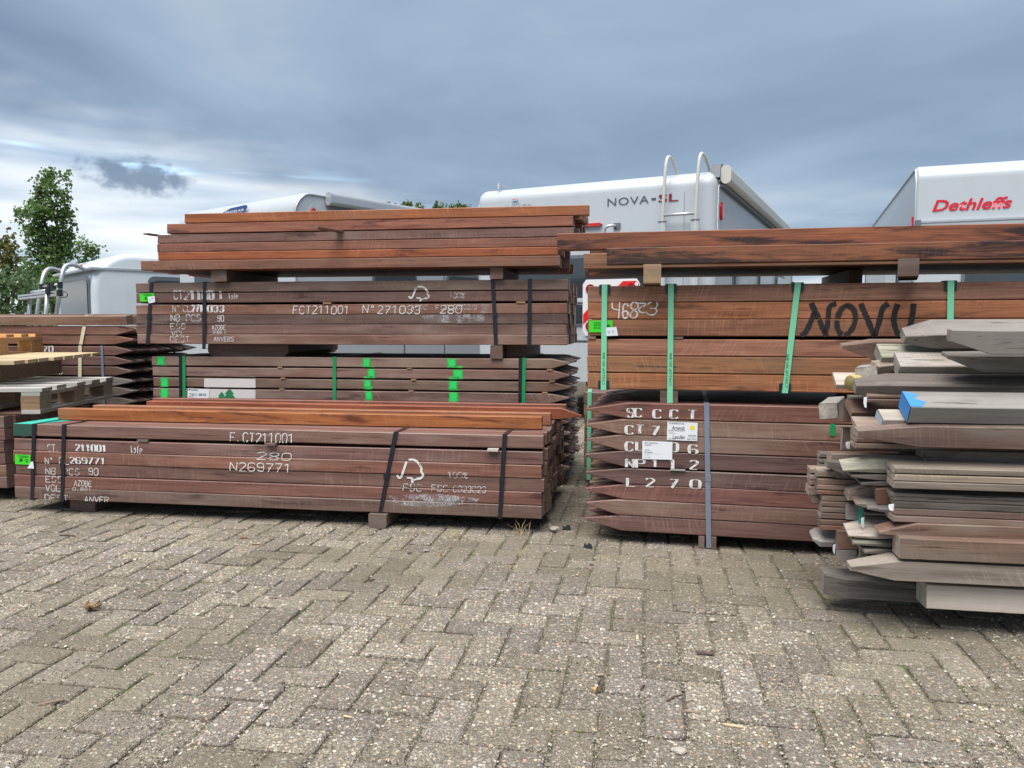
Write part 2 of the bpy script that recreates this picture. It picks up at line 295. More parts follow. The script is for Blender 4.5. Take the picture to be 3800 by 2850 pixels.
def paver_material():
    m, nt, b = bare('exposed_aggregate_concrete'); P = nd(nt, 'ShaderNodeNewGeometry').outputs['Position']
    tone = nd(nt, 'ShaderNodeAttribute', attribute_name='tone').outputs['Fac']
    PW = nd(nt, 'ShaderNodeVectorMath', {0: P, 1: nd(nt, 'ShaderNodeVectorMath', {0: nd(nt, 'ShaderNodeTexNoise', {'Vector': P, 'Scale': 45.0, 'Detail': 1.0}).outputs['Color'], 3: 0.006}, operation='SCALE').outputs[0]}, operation='ADD').outputs[0]
    v1 = nd(nt, 'ShaderNodeTexVoronoi', {'Vector': vmap(nt, PW, (1, 1, 0.6)), 'Scale': 88.0}); v2 = nd(nt, 'ShaderNodeTexVoronoi', {'Vector': PW, 'Scale': 260.0})
    s1 = nd(nt, 'ShaderNodeSeparateColor', {0: v1.outputs['Color']}); s2 = nd(nt, 'ShaderNodeSeparateColor', {0: v2.outputs['Color']})
    peb = ramp(nt, s1.outputs[0], [(0.0, (0.13, 0.122, 0.11)), (0.25, (0.235, 0.212, 0.18)), (0.5, (0.34, 0.305, 0.255)), (0.74, (0.43, 0.385, 0.32)), (0.92, (0.55, 0.50, 0.43)), (1.0, (0.74, 0.71, 0.64))])
    warm = ramp(nt, s1.outputs[1], [(0.0, (0.86, 0.93, 1.0)), (0.6, (1, 1, 1)), (0.85, (1.06, 0.93, 0.80)), (1.0, (1.10, 0.80, 0.62))])
    peb = mixc(nt, 1.0, peb, warm, 'MULTIPLY')
    mat = ramp(nt, s2.outputs[0], [(0.0, (0.105, 0.093, 0.078)), (0.7, (0.20, 0.178, 0.15)), (1.0, (0.36, 0.33, 0.29))])
    ispeb = mt(nt, 'MULTIPLY', mt(nt, 'SUBTRACT', 1.0, sstep(nt, v1.outputs['Distance'], 0.40, 0.56)), sstep(nt, s1.outputs[2], 0.18, 0.30))
    c = mixc(nt, ispeb, mat, peb)
    big = noise(nt, P, 1.3, 2, 0.6); md = noise(nt, P, 11.0, 3, 0.65)
    c = mixc(nt, mt(nt, 'MULTIPLY', sstep(nt, md, 0.50, 0.70), 0.5), c, (0.145, 0.124, 0.104))
    dirt = mt(nt, 'MULTIPLY', sstep(nt, noise(nt, vmap(nt, P, (1, 1, 1), (5, 3, 0)), 0.9, 3, 0.62), 0.44, 0.64), 0.62)
    c = mixc(nt, dirt, c, (0.165, 0.146, 0.112))
    t = mt(nt, 'ADD', 0.83, mt(nt, 'MULTIPLY', tone, 0.40))
    c = mixc(nt, 1.0, c, nd(nt, 'ShaderNodeCombineXYZ', {0: mt(nt, 'MULTIPLY', t, 1.04), 1: mt(nt, 'MULTIPLY', t, 1.01), 2: mt(nt, 'MULTIPLY', t, mt(nt, 'ADD', 0.905, mt(nt, 'MULTIPLY', mt(nt, 'FRACT', mt(nt, 'MULTIPLY', tone, 5.7)), 0.1)))}).outputs[0], 'MULTIPLY')
    moss = mt(nt, 'MULTIPLY', sstep(nt, mt(nt, 'ADD', mt(nt, 'MULTIPLY', big, 0.65), mt(nt, 'MULTIPLY', noise(nt, P, 14.0, 2), 0.35)), 0.55, 0.70), 0.36)
    c = mixc(nt, moss, c, (0.125, 0.13, 0.065))
    nt.links.new(c, b.inputs['Base Color']); b.inputs['Roughness'].default_value = 0.85; b.inputs['Specular IOR Level'].default_value = 0.35
    h = mt(nt, 'SUBTRACT', mt(nt, 'MULTIPLY', ispeb, 0.7), mt(nt, 'MULTIPLY', v2.outputs['Distance'], 0.5))
    nt.links.new(nd(nt, 'ShaderNodeBump', {'Strength': 1.0, 'Distance': 0.0045, 'Height': h}).outputs[0], b.inputs['Normal'])
    return m
GRIT, CONC = ground_material(), paver_material()
pav = MB(); pav.add([(-900, -60, -0.0080), (900, -60, -0.0080), (900, 1500, -0.0080), (-900, 1500, -0.0080)], [(0, 1, 2, 3)])
pavement = tag(pav.build('pavement', GRIT), 'grey herringbone yard paving of exposed aggregate concrete blocks', None, None, 'structure')
U = 0.1065; PYAW = R(-10.0); prng = random.Random(3)
def paver_verts(cx, cy, hx, hy):
    z0 = prng.gauss(0, 0.0016); tx, ty = prng.gauss(0, 0.014), prng.gauss(0, 0.014); rz = prng.gauss(0, 0.010)
    ca, sa = math.cos(rz), math.sin(rz); out = []
    for inset, zz, rnd in ((0.0, -0.03, 0), (0.0, -0.0060, 0), (0.0028, -0.0022, 1), (0.0075, 0.0, 1)):
        for sx_, sy_ in ((-1, -1), (1, -1), (1, 1), (-1, 1)):
            for k in (0, 1):
                c = 0.010
                ax, ay = (sx_ * (hx - inset), sy_ * (hy - inset))
                if (k == 0) == (sx_ * sy_ > 0): ax -= sx_ * c
                else: ay -= sy_ * c
                ax += prng.uniform(-1, 1) * 0.0012; ay += prng.uniform(-1, 1) * 0.0012
                x = ax * ca - ay * sa; y = ax * sa + ay * ca
                out.append((cx + x, cy + y, zz + z0 + x * tx + y * ty + (prng.uniform(-1, 1) * 0.0006 if rnd else 0)))
    return out
def fix_order(vs):
    res = []
    for lv in range(4):
        ring = vs[lv * 8:(lv + 1) * 8]; mx = sum(p[0] for p in ring) / 8; my = sum(p[1] for p in ring) / 8
        res += sorted(ring, key=lambda p: math.atan2(p[1] - my, p[0] - mx))
    return res
PF = [(l * 8 + i, l * 8 + (i + 1) % 8, l * 8 + 8 + (i + 1) % 8, l * 8 + 8 + i) for l in range(3) for i in range(8)] + [tuple(range(24, 32))]
cells = []
for i in range(-75, 90):
    for j in range(-10, 110):
        k = (i - j) % 4
        if k == 0: cx, cy, hx, hy = i + 1.0, j + 0.5, 1.0, 0.5
        elif k == 3: cx, cy, hx, hy = i + 0.5, j + 1.0, 0.5, 1.0
        else: continue
        X, Y = cx * U, cy * U; wx = X * math.cos(PYAW) - Y * math.sin(PYAW); wy = X * math.sin(PYAW) + Y * math.cos(PYAW)
        if wy < 1.0 or wy > 9.0 or abs(wx) > 0.95 * wy + 0.6: continue
        vis = wy > 1.62 and abs(wx) < 0.675 * wy
        cells.append((0 if vis else 1, wy, X, Y, hx * U - 0.0042, hy * U - 0.0042))
cells.sort()
stuff = MB(); tones = []
for n, (nv, wy, X, Y, hx, hy) in enumerate(cells):
    vs = fix_order(paver_verts(X, Y, hx, hy)); tone = prng.random()
    if n < 300:
        ox, oy = X, Y
        me = bpy.data.meshes.new('paver'); me.from_pydata([(a - ox, b_ - oy, c_) for a, b_, c_ in vs], [], PF)
        at_ = me.attributes.new('tone', 'FLOAT', 'FACE'); at_.data.foreach_set('value', [tone] * len(PF))
        o = link('paver', me, CONC, pavement); o.location = (X * math.cos(PYAW) - Y * math.sin(PYAW), X * math.sin(PYAW) + Y * math.cos(PYAW), 0); o.rotation_euler = (0, 0, PYAW)
    else:
        stuff.add(vs, PF); tones += [tone] * len(PF)
me = bpy.data.meshes.new('far_pavers'); me.from_pydata(stuff.v, [], stuff.f)
at_ = me.attributes.new('tone', 'FLOAT', 'FACE'); at_.data.foreach_set('value', tones)
o = tag(link('far_pavers', me, CONC, pavement), kind='stuff'); o.rotation_euler = (0, 0, PYAW)

# loose grit washed over the paving
def grit(n, name):
    g = random.Random(11); mb = MB(); cols = []
    for _ in range(n):
        y = 1.65 + 3.3 * g.random() ** 1.4; x = g.uniform(-0.69, 0.69) * y
        if noise2(x * 1.7, y * 1.7) < g.random() * 0.9: continue
        r = 0.0014 + 0.0032 * g.random() ** 2.6; z = -0.002 + g.random() * 0.003
        a = g.random() * 6.28; sx_, sy_ = r * g.uniform(0.8, 1.7), r * g.uniform(0.7, 1.1); ca, sa = math.cos(a), math.sin(a)
        P = lambda u, v, w: (x + u * sx_ * ca - v * sy_ * sa, y + u * sx_ * sa + v * sy_ * ca, z + w * r * 0.75)
        mb.add([P(1, 0, 0), P(0, 1, 0), P(-1, 0, 0), P(0, -1, 0), P(0.2, 0.1, 1), P(.5, -.6, .55), P(-.55, .5, .6)], [(0, 1, 4), (1, 6, 4), (1, 2, 6), (2, 3, 4), (2, 4, 6), (3, 5, 4), (3, 0, 5), (0, 4, 5)])
        cols += [g.random()] * 8
    me = bpy.data.meshes.new(name); me.from_pydata(mb.v, [], mb.f)
    at_ = me.attributes.new('tone', 'FLOAT', 'FACE'); at_.data.foreach_set('value', cols)
    return me
def noise2(x, y):
    from mathutils import noise as mn
    return 0.5 + 0.9 * mn.noise(Vector((x, y, 0.3))) + 0.4 * mn.noise(Vector((x * 6, y * 6, 2.3)))
gm, nt, b = bare('loose_grit'); tn = nd(nt, 'ShaderNodeAttribute', attribute_name='tone').outputs['Fac']
nt.links.new(ramp(nt, tn, [(0.0, (0.07, 0.06, 0.05)), (0.4, (0.22, 0.19, 0.155)), (0.75, (0.38, 0.34, 0.28)), (0.92, (0.62, 0.58, 0.5)), (1.0, (0.55, 0.36, 0.22))]), b.inputs['Base Color']); b.inputs['Roughness'].default_value = 0.8
tag(link('loose_grit', grit(26000, 'loose_grit'), gm), 'loose grit and tiny pebbles scattered over the block paving', 'grit', None, 'stuff')

# ------------------------------------------------------------------ lettering
GL = {'A': '002640 1232', 'B': '0006 ~063645343303 ~033342313000', 'C': '~4536160501103041', 'D': '0006 ~062645412000', 'E': '46060040 0333', 'F': '000646 0333',
      'G': '~4536160501103041 414323', 'H': '0006 4046 0343', 'I': '2026', 'K': '0006 460340', 'L': '060040', 'M': '0006234640', 'N': '00064046', 'O': '~26160501103041453626',
      'P': '0006 ~063645443303', 'R': '0006 ~063645443303 2340', 'S': '~45361605133342301001', 'T': '2026 0646', 'U': '~060110304146', 'V': '062046', 'X': '0046 0640', 'Y': '062346 2320', 'Z': '06460040',
      '0': '~26160501103041453626', '1': '052620', '2': '~051636454400 0040', '3': '~051636453313 ~133342301001', '4': '30360242', '5': '460603 ~033342301001', '6': '~453616050110304142331302',
      '7': '064610 1333', '8': '~23040516364544 4423 ~23020110304142 4223', '9': '~013041453616050413334 4', '%': '0046 ~1605042516 ~3141302031', '.': '1011', '-': '1333', ' ': '',
      '\u00b0': '~1625141505 ~16 1030', ',': '2110', 's': '~34240333222 0200 ', 'f': '~3626151410 0434', 'p': '0400 ~0424332201', 'l': '061022'}
GL['9'] = '~0130414536160504133344'; GL['s'] = '~342403123121 2100'; GL['f'] = '~36261510 0333'; GL['p'] = '0400 ~043443320202'; GL['\u00b0'] = '~2615243526'; GL['s'] = '~34140333323100'
def strokes(ch):
    out = []
    for s in GL.get(ch, '').split():
        cv = s[0] == '~'; s = s.lstrip('~')
        p = [Vector((int(s[i]), int(s[i + 1]), 0)) for i in range(0, len(s) - 1, 2)]
        if len(p) < 2: continue
        out.append(smooth_path(p, 2) if cv and len(p) > 2 else p)
    return out
def ribbon(mb, pts, wfun, ymap, step):
    q = [pts[0]]
    for a, b in zip(pts, pts[1:]):
        k = max(1, int((b - a).length / step)); q += [a.lerp(b, (i + 1) / k) for i in range(k)]
    prev = None
    for i, p in enumerate(q):
        t = q[min(i + 1, len(q) - 1)] - q[max(i - 1, 0)]
        if t.length < 1e-9: continue
        t.normalize(); w = wfun(t) * 0.5; nrm = Vector((-t.y, t.x, 0))
        a, b = p + nrm * w, p - nrm * w
        if prev is not None:
            zc = (p.y + prev[2].y) / 2; y = ymap(zc)
            if y is not None: mb.add([(prev[0].x, y, prev[0].y), (prev[1].x, y, prev[1].y), (b.x, y, b.y), (a.x, y, a.y)], [(0, 1, 2, 3)])
        prev = (a, b, p)
def write(b, text, px, mat, name='chalk_writing', style='chalk', seed=1, spread=None):
    """text filling the photo rectangle px = (x0, y0, x1, y1) on the front face of a bundle"""
    g = random.Random(seed); o = b['o']
    x0, z1 = face(o, px[0], px[1]); x1, z0 = face(o, px[2], px[3]); H = z1 - z0
    n = len(text); adv = (x1 - x0) / n if n > 1 else (x1 - x0); mb = MB()
    cw = (x1 - x0 - adv * 0.22 * (1 if n > 1 else 0)) / n if n > 1 else (x1 - x0)
    cw = adv * (0.74 if style != 'nib' else 0.70) if n > 1 else x1 - x0
    th = {'chalk': 0.105, 'sans': 0.15, 'nib': 0.07}[style] * H
    for i, ch in enumerate(text):
        ox = x0 + i * adv; dz = g.uniform(-1, 1) * H * (0.04 if style == 'chalk' else 0.012); sl = 0.12 if style == 'chalk' else 0.0
        for st in strokes(ch):
            pts = [Vector((ox + p.x / 4 * cw + sl * p.y / 6 * cw + (g.uniform(-1, 1) * 0.02 * H if style == 'chalk' else 0), z0 + p.y / 6 * H + dz, 0)) for p in st]
            if style == 'chalk': wf = lambda t: th * (0.8 + 0.4 * g.random())
            elif style == 'sans': wf = lambda t: th
            else: wf = lambda t: th + 0.30 * H * abs(t.y) ** 1.5
            def ym(z, zl0=z0, hh=H):
                if style in ('sans', 'nib') and ch in '0CSGO8R6923P' and abs((z - zl0) / hh - (0.5 if style == 'sans' else 0.02)) < (0.055 if style == 'sans' else 0.0): return None
                return b['y'](z)
            ribbon(mb, pts, wf, ym, 0.0035)
    if mb.f: return mb.build(name, mat, o)
def clip_z(poly, lo, hi):
    def cut(pl, f, ins):
        r = []
        for i, p in enumerate(pl):
            q = pl[(i + 1) % len(pl)]; a, c = ins(p), ins(q)
            if a: r.append(p)
            if a != c:
                t = (f - p[1]) / (q[1] - p[1]); r.append((p[0] + (q[0] - p[0]) * t, f))
        return r
    poly = cut(poly, lo, lambda p: p[1] >= lo)
    return cut(poly, hi, lambda p: p[1] <= hi) if poly else poly
def patch(b, pix, name, mat, lift=0.0024, soft=0.0):
    o = b['o']; poly = [face(o, x, y) for x, y in pix]; mb = MB()
    for z0, z1, off in b['rows']:
        c = clip_z(poly, z0 + 0.001, z1 - 0.001)
        if len(c) > 2: mb.add([(x, off - lift, z) for x, z in c], [tuple(range(len(c)))])
    if mb.f: return mb.build(name, mat, o)
def card(b, pix, name, mat, lift=0.004, thick=0.0006, parent=None, label=None, sag=0.0):
    o = b['o']; P = [face(o, x, y) for x, y in pix]; y = b['front'] - lift
    mb = MB(); mb.prism(P, 1, y, y + thick); c = mb.build(name, mat, o)
    if label: c['label'] = label
    return c, P, y
def lines_on(b, c, y, rows, mat, name='print'):
    """bars of print too small to read: rows of (x0, z0, x1, z1) as fractions of a card with corners tl, tr, br, bl"""
    tl, tr, br, bl = [Vector((p[0], p[1], 0)) for p in c]; mb = MB()
    for u0, v0, u1, v1 in rows:
        q = []
        for u, v in ((u0, v0), (u1, v0), (u1, v1), (u0, v1)): q.append((tl.lerp(tr, u)).lerp(bl.lerp(br, u), v))
        mb.add([(p.x, y - 0.0007, p.y) for p in q], [(0, 1, 2, 3)])
    return mb.build(name, mat, b['o'])
def type_mesh(body, size, shear=0.0, bold=0.0, space=1.0):
    cu = bpy.data.curves.new('type', 'FONT'); cu.body = body; cu.size = size; cu.shear = shear; cu.offset = bold; cu.space_character = space; cu.resolution_u = 3
    t = bpy.data.objects.new('type', cu); me = bpy.data.meshes.new_from_object(t)
    bpy.data.objects.remove(t); bpy.data.curves.remove(cu); me.materials.clear(); return me
def type_on(parent, body, tl, br, y, mat, name='lettering', shear=0.0, bold=0.0, space=1.0, skew=0.0, vert=False, ymap=None):
    """upright print stretched into the local rectangle tl=(x, z) .. br=(x, z) at local depth y"""
    me = type_mesh(body, 1.0, shear, bold, space)
    xs = [v.co.x for v in me.vertices]; ys = [v.co.y for v in me.vertices]
    if not xs: return
    x0, x1, y0, y1 = min(xs), max(xs), min(ys), max(ys)
    for v in me.vertices:
        u, w = (v.co.x - x0) / (x1 - x0), (v.co.y - y0) / (y1 - y0)
        if vert: u, w = 1 - w, u
        X = tl[0] + (br[0] - tl[0]) * u; Z = br[1] + (tl[1] - br[1]) * w + skew * u
        v.co = (X, y if ymap is None else ymap(Z), Z)
    return link(name, me, mat, parent)

# ------------------------------------------------------------------ timber
def post_mesh(L, w, h, tl=None, tr=None, g=None, cuts=3, ch=0.0036, wob=0.0006):
    """one post from x=0 to L, y 0..w, z 0..h; tl/tr = (length, y scale, z scale, z centre) of a sawn point"""
    g = g or random.Random(1); secs = []
    jt = lambda t: t and (t[0] * g.uniform(0.82, 1.15), min(1, t[1] * g.uniform(0.7, 1.25)), min(1, t[2] * g.uniform(0.6, 1.8)), t[3] + g.uniform(-0.09, 0.09))
    tl, tr = jt(tl), jt(tr)
    if tl: secs.append((0.0, tl[1], tl[2], tl[3]))
    a, e = (tl[0] if tl else 0.0), L - (tr[0] if tr else 0.0)
    for k in range(cuts): secs.append((a + (e - a) * k / (cuts - 1), 1, 1, 0.5))
    if tr: secs.append((L, tr[1], tr[2], tr[3]))
    mb = MB(); vs = []
    for x, sy, sz, zc in secs:
        hw, hh = w / 2 * sy, h / 2 * sz; c = min(ch, hw * 0.5, hh * 0.5); cy, cz = w / 2, h * zc
        jx = lambda: x + (g.uniform(-1, 1) * 0.0015 if x in (0.0, L) else 0)
        dy, dz = g.uniform(-wob, wob), g.uniform(-wob, wob)
        for py, pz in ((-hw, -hh + c), (-hw, hh - c), (-hw + c, hh), (hw - c, hh), (hw, hh - c), (hw, -hh + c), (hw - c, -hh), (-hw + c, -hh)):
            vs.append((jx(), cy + py + dy, cz + pz + dz))
    n = len(secs); fs = [tuple(range(8))[::-1], tuple(range((n - 1) * 8, n * 8))]
    for i in range(n - 1):
        for k in range(8): fs.append((i * 8 + k, i * 8 + (k + 1) % 8, (i + 1) * 8 + (k + 1) % 8, (i + 1) * 8 + k))
    mb.add(vs, fs); return mb.mesh('post')
def band(mb, pts, w, t=0.0011):
    """flat strap of width w along local x following a path"""
    pts = [Vector(p) for p in pts]
    for p, q in zip(pts, pts[1:]):
        d = (q - p); nrm = Vector((0, -d.z, d.y)).normalized() * t
        s = Vector((w / 2, 0, 0)); a = p - d.normalized() * 0.0008; e = q + d.normalized() * 0.0008
        mb.add([a - s - nrm, a + s - nrm, a + s + nrm, a - s + nrm, e - s - nrm, e + s - nrm, e + s + nrm, e - s + nrm],
               [(0, 1, 2, 3), (7, 6, 5, 4), (0, 4, 5, 1), (1, 5, 6, 2), (2, 6, 7, 3), (3, 7, 4, 0)])
def bundle(label, pl, pr, zb, size, gaps, cols, mats, tl=None, tr=None, jx=0.006, jy=0.002, seed=1, L=None, name='timber_bundle', cols_pitch=None, group=None, front_mats=None):
    """strapped bundle of posts: pl/pr = (pixel x, pixel y, depth) of the lower front corners; gaps = space under each row"""
    g = random.Random(seed); A, B = at(*pl), at(*pr); dx, dy = B.x - A.x, B.y - A.y
    o = empty(name, label, 'timber bundle', (A.x, A.y, zb), math.atan2(dy, dx), group)
    L = L or math.hypot(dx, dy); w, h = size; cp = cols_pitch or w + 0.0008; z = 0.0; rows = []
    pool = [post_mesh(L, w, h, tl, tr, g, 2) for _ in range(9 if (tl or tr) else 4)]
    for r, gp in enumerate(gaps):
        z += gp; off = g.uniform(-jy, jy); rows.append((z, z + h, off))
        for k in range(cols):
            me = post_mesh(L, w, h, tl, tr, g, 6, wob=0.0013) if k == 0 else pool[g.randrange(len(pool))]
            p = link('post', me, None, o)
            if not me.materials: me.materials.append(mats[0])
            m = front_mats[r] if (k == 0 and front_mats) else mats[g.randrange(len(mats))]
            p.material_slots[0].link = 'OBJECT'; p.material_slots[0].material = m
            p.location = (g.uniform(-jx, jx) * (0.4 if k == 0 else 1), off + k * cp, z + (g.uniform(-0.0008, 0.0008) if k else 0))
        z += h + 0.0013
    front = min(r[2] for r in rows)
    def ym(zz):
        for z0, z1, off in rows:
            if z0 - 0.0005 <= zz <= z1 + 0.0005: return off - 0.0030
        return None
    return dict(o=o, L=L, rows=rows, top=z, depth=cols * cp, front=front, y=ym, w=w, h=h)
def strap(b, pxt, pxb, w, mat, name='strap', under=0.05, zlow=0.0, lift=0.002, over=None):
    """strap over the top, down the front and under a bundle; pxt/pxb = photo pixels where it crosses the top and bottom front edge"""
    o = b['o']; xt, xb = face(o, *pxt)[0], face(o, *pxb)[0]; y = b['front'] - lift; mb = MB()
    D = b['depth'] if over is None else over
    band(mb, [(xb, under, zlow - 0.002), (xb, y, zlow - 0.002), (xt, y, b['top'] + 0.002), (xt, D, b['top'] + 0.002)] + ([(xt, D + 0.002, b['top']), (xt, D + 0.002, 0)] if over is None else []), w)
    if mat is BSTR or mat is GSTR:
        zs = b['top'] * 0.42; xm = xb + (xt - xb) * 0.42; sb = MB(); sb.box((xm - w * 0.56, y - 0.0032, zs), (xm + w * 0.56, y - 0.0012, zs + 0.03)); sb.build('strap_seal', mat, o)
    return mb.build(name, mat, o)
def stick(b, px, w, dep, h, z, mat, name='spacer_or_added_lath', out=0.01, z_is_row=True):
    o = b['o']; x = face(o, *px)[0]; mb = MB(); mb.box((x - w / 2, b['front'] - out, z), (x + w / 2, dep, z + h)); return mb.build(name, mat, o)
def skid(b, px0, px1, h, mat, out=0.02, name='skid', zt=0.0, dep=None, bev=0.0):
    """bearer under a bundle running front to back between two photo columns"""
    o = b['o']; x0, x1 = face(o, *px0)[0], face(o, *px1)[0]; mb = MB(); d = (dep or b['depth']) + 0.02
    mb.prism([(x0 + bev, zt - h), (x1 - bev, zt - h), (x1, zt - h + bev), (x1, zt - 0.003), (x0, zt - 0.003), (x0, zt - h + bev)], 1, b['front'] - out, d)
    return mb.build(name, mat, o)
def loose(name, label, cat, mat, px, size, L, tip=None, yaw=-10.0, roll=0.0, pitch=0.0, group=None, anchor='tl', seed=0, rtip=None, depth_axis=False):
    """a single piece whose front upper edge starts (left, or right when anchor='tr') at photo pixel px=(x, y, depth); its point sticks out beyond"""
    w, h = size; t = tip[0] if tip else 0.0
    me = post_mesh(L, w, h, tip, rtip, random.Random(seed * 31 + int(px[0])), 4, ch=0.0022)
    sh = Matrix.Translation((-t if anchor == 'tl' else -L + (rtip[0] if rtip else 0), 0, -h)); me.transform(sh)
    o = link(name, me, mat); o.location = at(*px); o.rotation_euler = Euler((R(roll), R(pitch), R(yaw)), 'XYZ')
    return tag(o, label, cat, group)

# ================================================================== bundle A: front left, lying lowest
CHEV = (0.15, 0.55, 0.10, 0.5)
A = bundle('strapped bundle of dark posts lowest at the front left, chalked F.CT211001', (62, 1855, 4.05), (2013, 1941, 3.60), 0.072, (0.0635, 0.0630),
           [0, 0, 0, 0, 0, 0.013], 15, [AZ, AZD, AZB], jx=0.016, jy=0.004, seed=4, front_mats=[AZB, AZ, AZ, AZ, AZD, AZB])
for t, bm_ in (((130, 1592), (122, 1848)), ((240, 1592), (234, 1862)), ((1470, 1612), (1408, 1916)), ((1874, 1622), (1856, 1936))): strap(A, t, bm_, 0.021, BSTR, zlow=-0.004 if t[0] != 1470 else -0.03)
skid(A, (1376, 1916), (1442, 1916), 0.072, SKD, 0.03, bev=0.012); skid(A, (225, 1860), (320, 1865), 0.072, SKD, -0.07)
for px, w in (((532, 1640), 0.06), ((1010, 1660), 0.055), ((1832, 1690), 0.052)): stick(A, px, w, 0.9, 0.0115, A['rows'][4][1] + 0.0009, PGR if px[0] > 1800 else SKD, out=0.022 if px[0] > 600 else 0.004)
# turquoise paint on the left end of the top row
mb = MB(); z0, z1, off = A['rows'][5]; x1 = face(A['o'], 130, 1590)[0]
mb.add([(0.0, off - .0012, z0 + .001), (x1, off - .0012, z0 + .001), (x1, off - .0012, z1 - .001), (0.0, off - .0012, z1 - .001)], [(0, 1, 2, 3)])
mb.build('dark_green_paint', paint('dark_green_end_paint', (0.022, 0.075, 0.055), worn=0.36, scale=60), A['o'])
mb = MB(); mb.add([(0.0, off, z1 + .0016), (x1, off, z1 + .0016), (x1 + .12, 0.32, z1 + .0016), (0.02, 0.32, z1 + .0016)], [(0, 1, 2, 3)]); mb.build('turquoise_paint', TEAL, A['o'])
W = STENCIL2
for txt, px, mat, st in (('CT.', (178, 1649, 228, 1676), W, 'sans'), ('211001', (282, 1649, 402, 1676), STENCIL, 'nib'), ('N\u00b0', (170, 1696, 204, 1723), W, 'sans'), ('CL', (222, 1696, 262, 1723), W, 'sans'), ('269771', (262, 1696, 400, 1723), STENCIL, 'nib'),
                         ('NB PCS', (170, 1736, 302, 1764), W, 'sans'), ('90', (329, 1737, 370, 1764), CHALK, 'chalk'), ('ESS', (173, 1766, 240, 1790), W, 'sans'), ('AZOBE', (278, 1782, 346, 1804), CHALK, 'chalk'), ('0,891', (273, 1807, 345, 1822), CHALK, 'chalk'),
                         ('VOL', (173, 1798, 234, 1823), W, 'sans'), ('DEST', (170, 1834, 262, 1860), W, 'sans'), ('ANVER', (316, 1841, 410, 1866), CHALK, 'chalk'), ('lsfp', (487, 1654, 532, 1682), CHALK, 'chalk'),
                         ('F.CT211001', (854, 1605, 1096, 1645), CHALK, 'chalk'), ('280', (953, 1678, 1092, 1708), CHALK, 'chalk'), ('N269771', (854, 1715, 1090, 1754), CHALK, 'chalk'),
                         ('100%', (1663, 1751, 1740, 1775), W, 'sans'), ('FSC', (1497, 1795, 1572, 1823), W, 'sans'), ('FSC', (1603, 1799, 1668, 1824), W, 'sans'), ('C023023', (1683, 1802, 1808, 1828), W, 'sans')):
    write(A, txt, px, mat, 'stencil_lettering' if st != 'chalk' else 'chalk_writing', st, seed=len(txt) + px[0])
def tick_tree(b, x0, y0, x1, y1):
    """the tick-and-tree outline stencilled in white"""
    o = b['o']; P = lambda u, v: Vector((*face(o, x0 + (x1 - x0) * u, y0 + (y1 - y0) * v), 0)); mb = MB()
    for st, w in (([(0, .68), (.14, .86), (.30, .30), (.36, .12)], .011), ([(.42, .06), (.62, .03), (.80, .2), (.90, .42), (.86, .52), (.97, .66), (.86, .82), (.70, .83)], .011), ([(.36, .78), (.56, .80)], .008), ([(.55, .80), (.56, 1.0)], .013), ([(.56, .9), (.72, .84)], .007)):
        ribbon(mb, smooth_path([P(*q) for q in st], 2), lambda t, w=w: w, b['y'], 0.004)
    return mb.build('tick_tree_mark', STENCIL, o)
tick_tree(A, 1473, 1701, 1577, 1792)
patch(A, [(1440, 1838), (1640, 1832), (1780, 1850), (1770, 1866), (1600, 1882), (1470, 1872)], 'overspray', HAZEP)
c, P, y = card(A, [(60, 1685), (117, 1688), (116, 1724), (60, 1721)], 'lime_label', LIME); lines_on(A, P, y, [(.2, .1, .85, .16), (.3, .22, .9, .28), (.3, .38, .5, .72), (.62, .45, .88, .52), (.7, .6, .85, .75)], INKG)
card(A, [(120, 1712), (128, 1712), (131, 1738), (106, 1736), (112, 1728)], 'white_tag', PAPER, 0.006)
for i, (pxr, pxl, mat, tip, lab) in enumerate((
        ((2009, 1558, 3.80), 130, ORL, None, 'fresh orange post lying loose nearest the front on the low front bundle'),
        ((2042, 1546, 3.97), 272, ORL, None, 'second fresh orange post lying loose on the low front bundle'),
        ((2062, 1526, 4.22), 400, ORG, (0.14, 0.5, 0.12, 0.35), 'orange post with a pointed right end lying loose on the low front bundle'),
        ((2100, 1517, 4.42), 520, ORG, None, 'rearmost loose orange post on the low front bundle, nearly hidden'))):
    L = (pxr[0] - pxl) / 2854 * pxr[2] * 1.06 + 0.02
    q = loose('post', lab, 'post', mat, pxr, (0.062, 0.061), L, None, yaw=math.degrees(A['o'].rotation_euler.z) + (0.5, 0.2, -0.3, 0)[i], anchor='tr', rtip=tip, seed=i)
    q.location.z = 0.072 + A['top'] + 0.003 + 0.061
# ================================================================== bundle B: behind A, pointed right ends, green strapped
B = bundle('bundle of pointed posts behind the front bundle, with green spray stripes and white tree stencil', (572, 1500, 5.15), (2112, 1500, 4.70), 0.085, (0.062, 0.0605),
           [0] + [0.0095] * 9, 14, [AZD, AZB, GRD], tr=(0.11, 0.75, 0.14, 0.5), jx=0.014, jy=0.002, seed=9, front_mats=[AZD] * 5 + [AZB, AZD, AZB, AZ, AZB])
for x0, x1, m in (((671, 1325), (668, 1495), BSTR), ((684, 1325), (680, 1495), DSTR), ((1242, 1328), (1238, 1495), DSTR), ((1932, 1330), (1928, 1510), BSTR), ((1946, 1330), (1938, 1510), DSTR)): strap(B, x0, x1, 0.022, m, lift=0.003)
for r, xs in ((8, (1040, 1520, 2040)), (7, (1050, 1535, 2048)), (6, (1045, 1525, 2022)), (5, (1044, 1522))):
    for x in xs: stick(B, (x, 1380), 0.032, 0.8, 0.0085, B['rows'][r][1] + 0.0008, SKO, out=0.003)
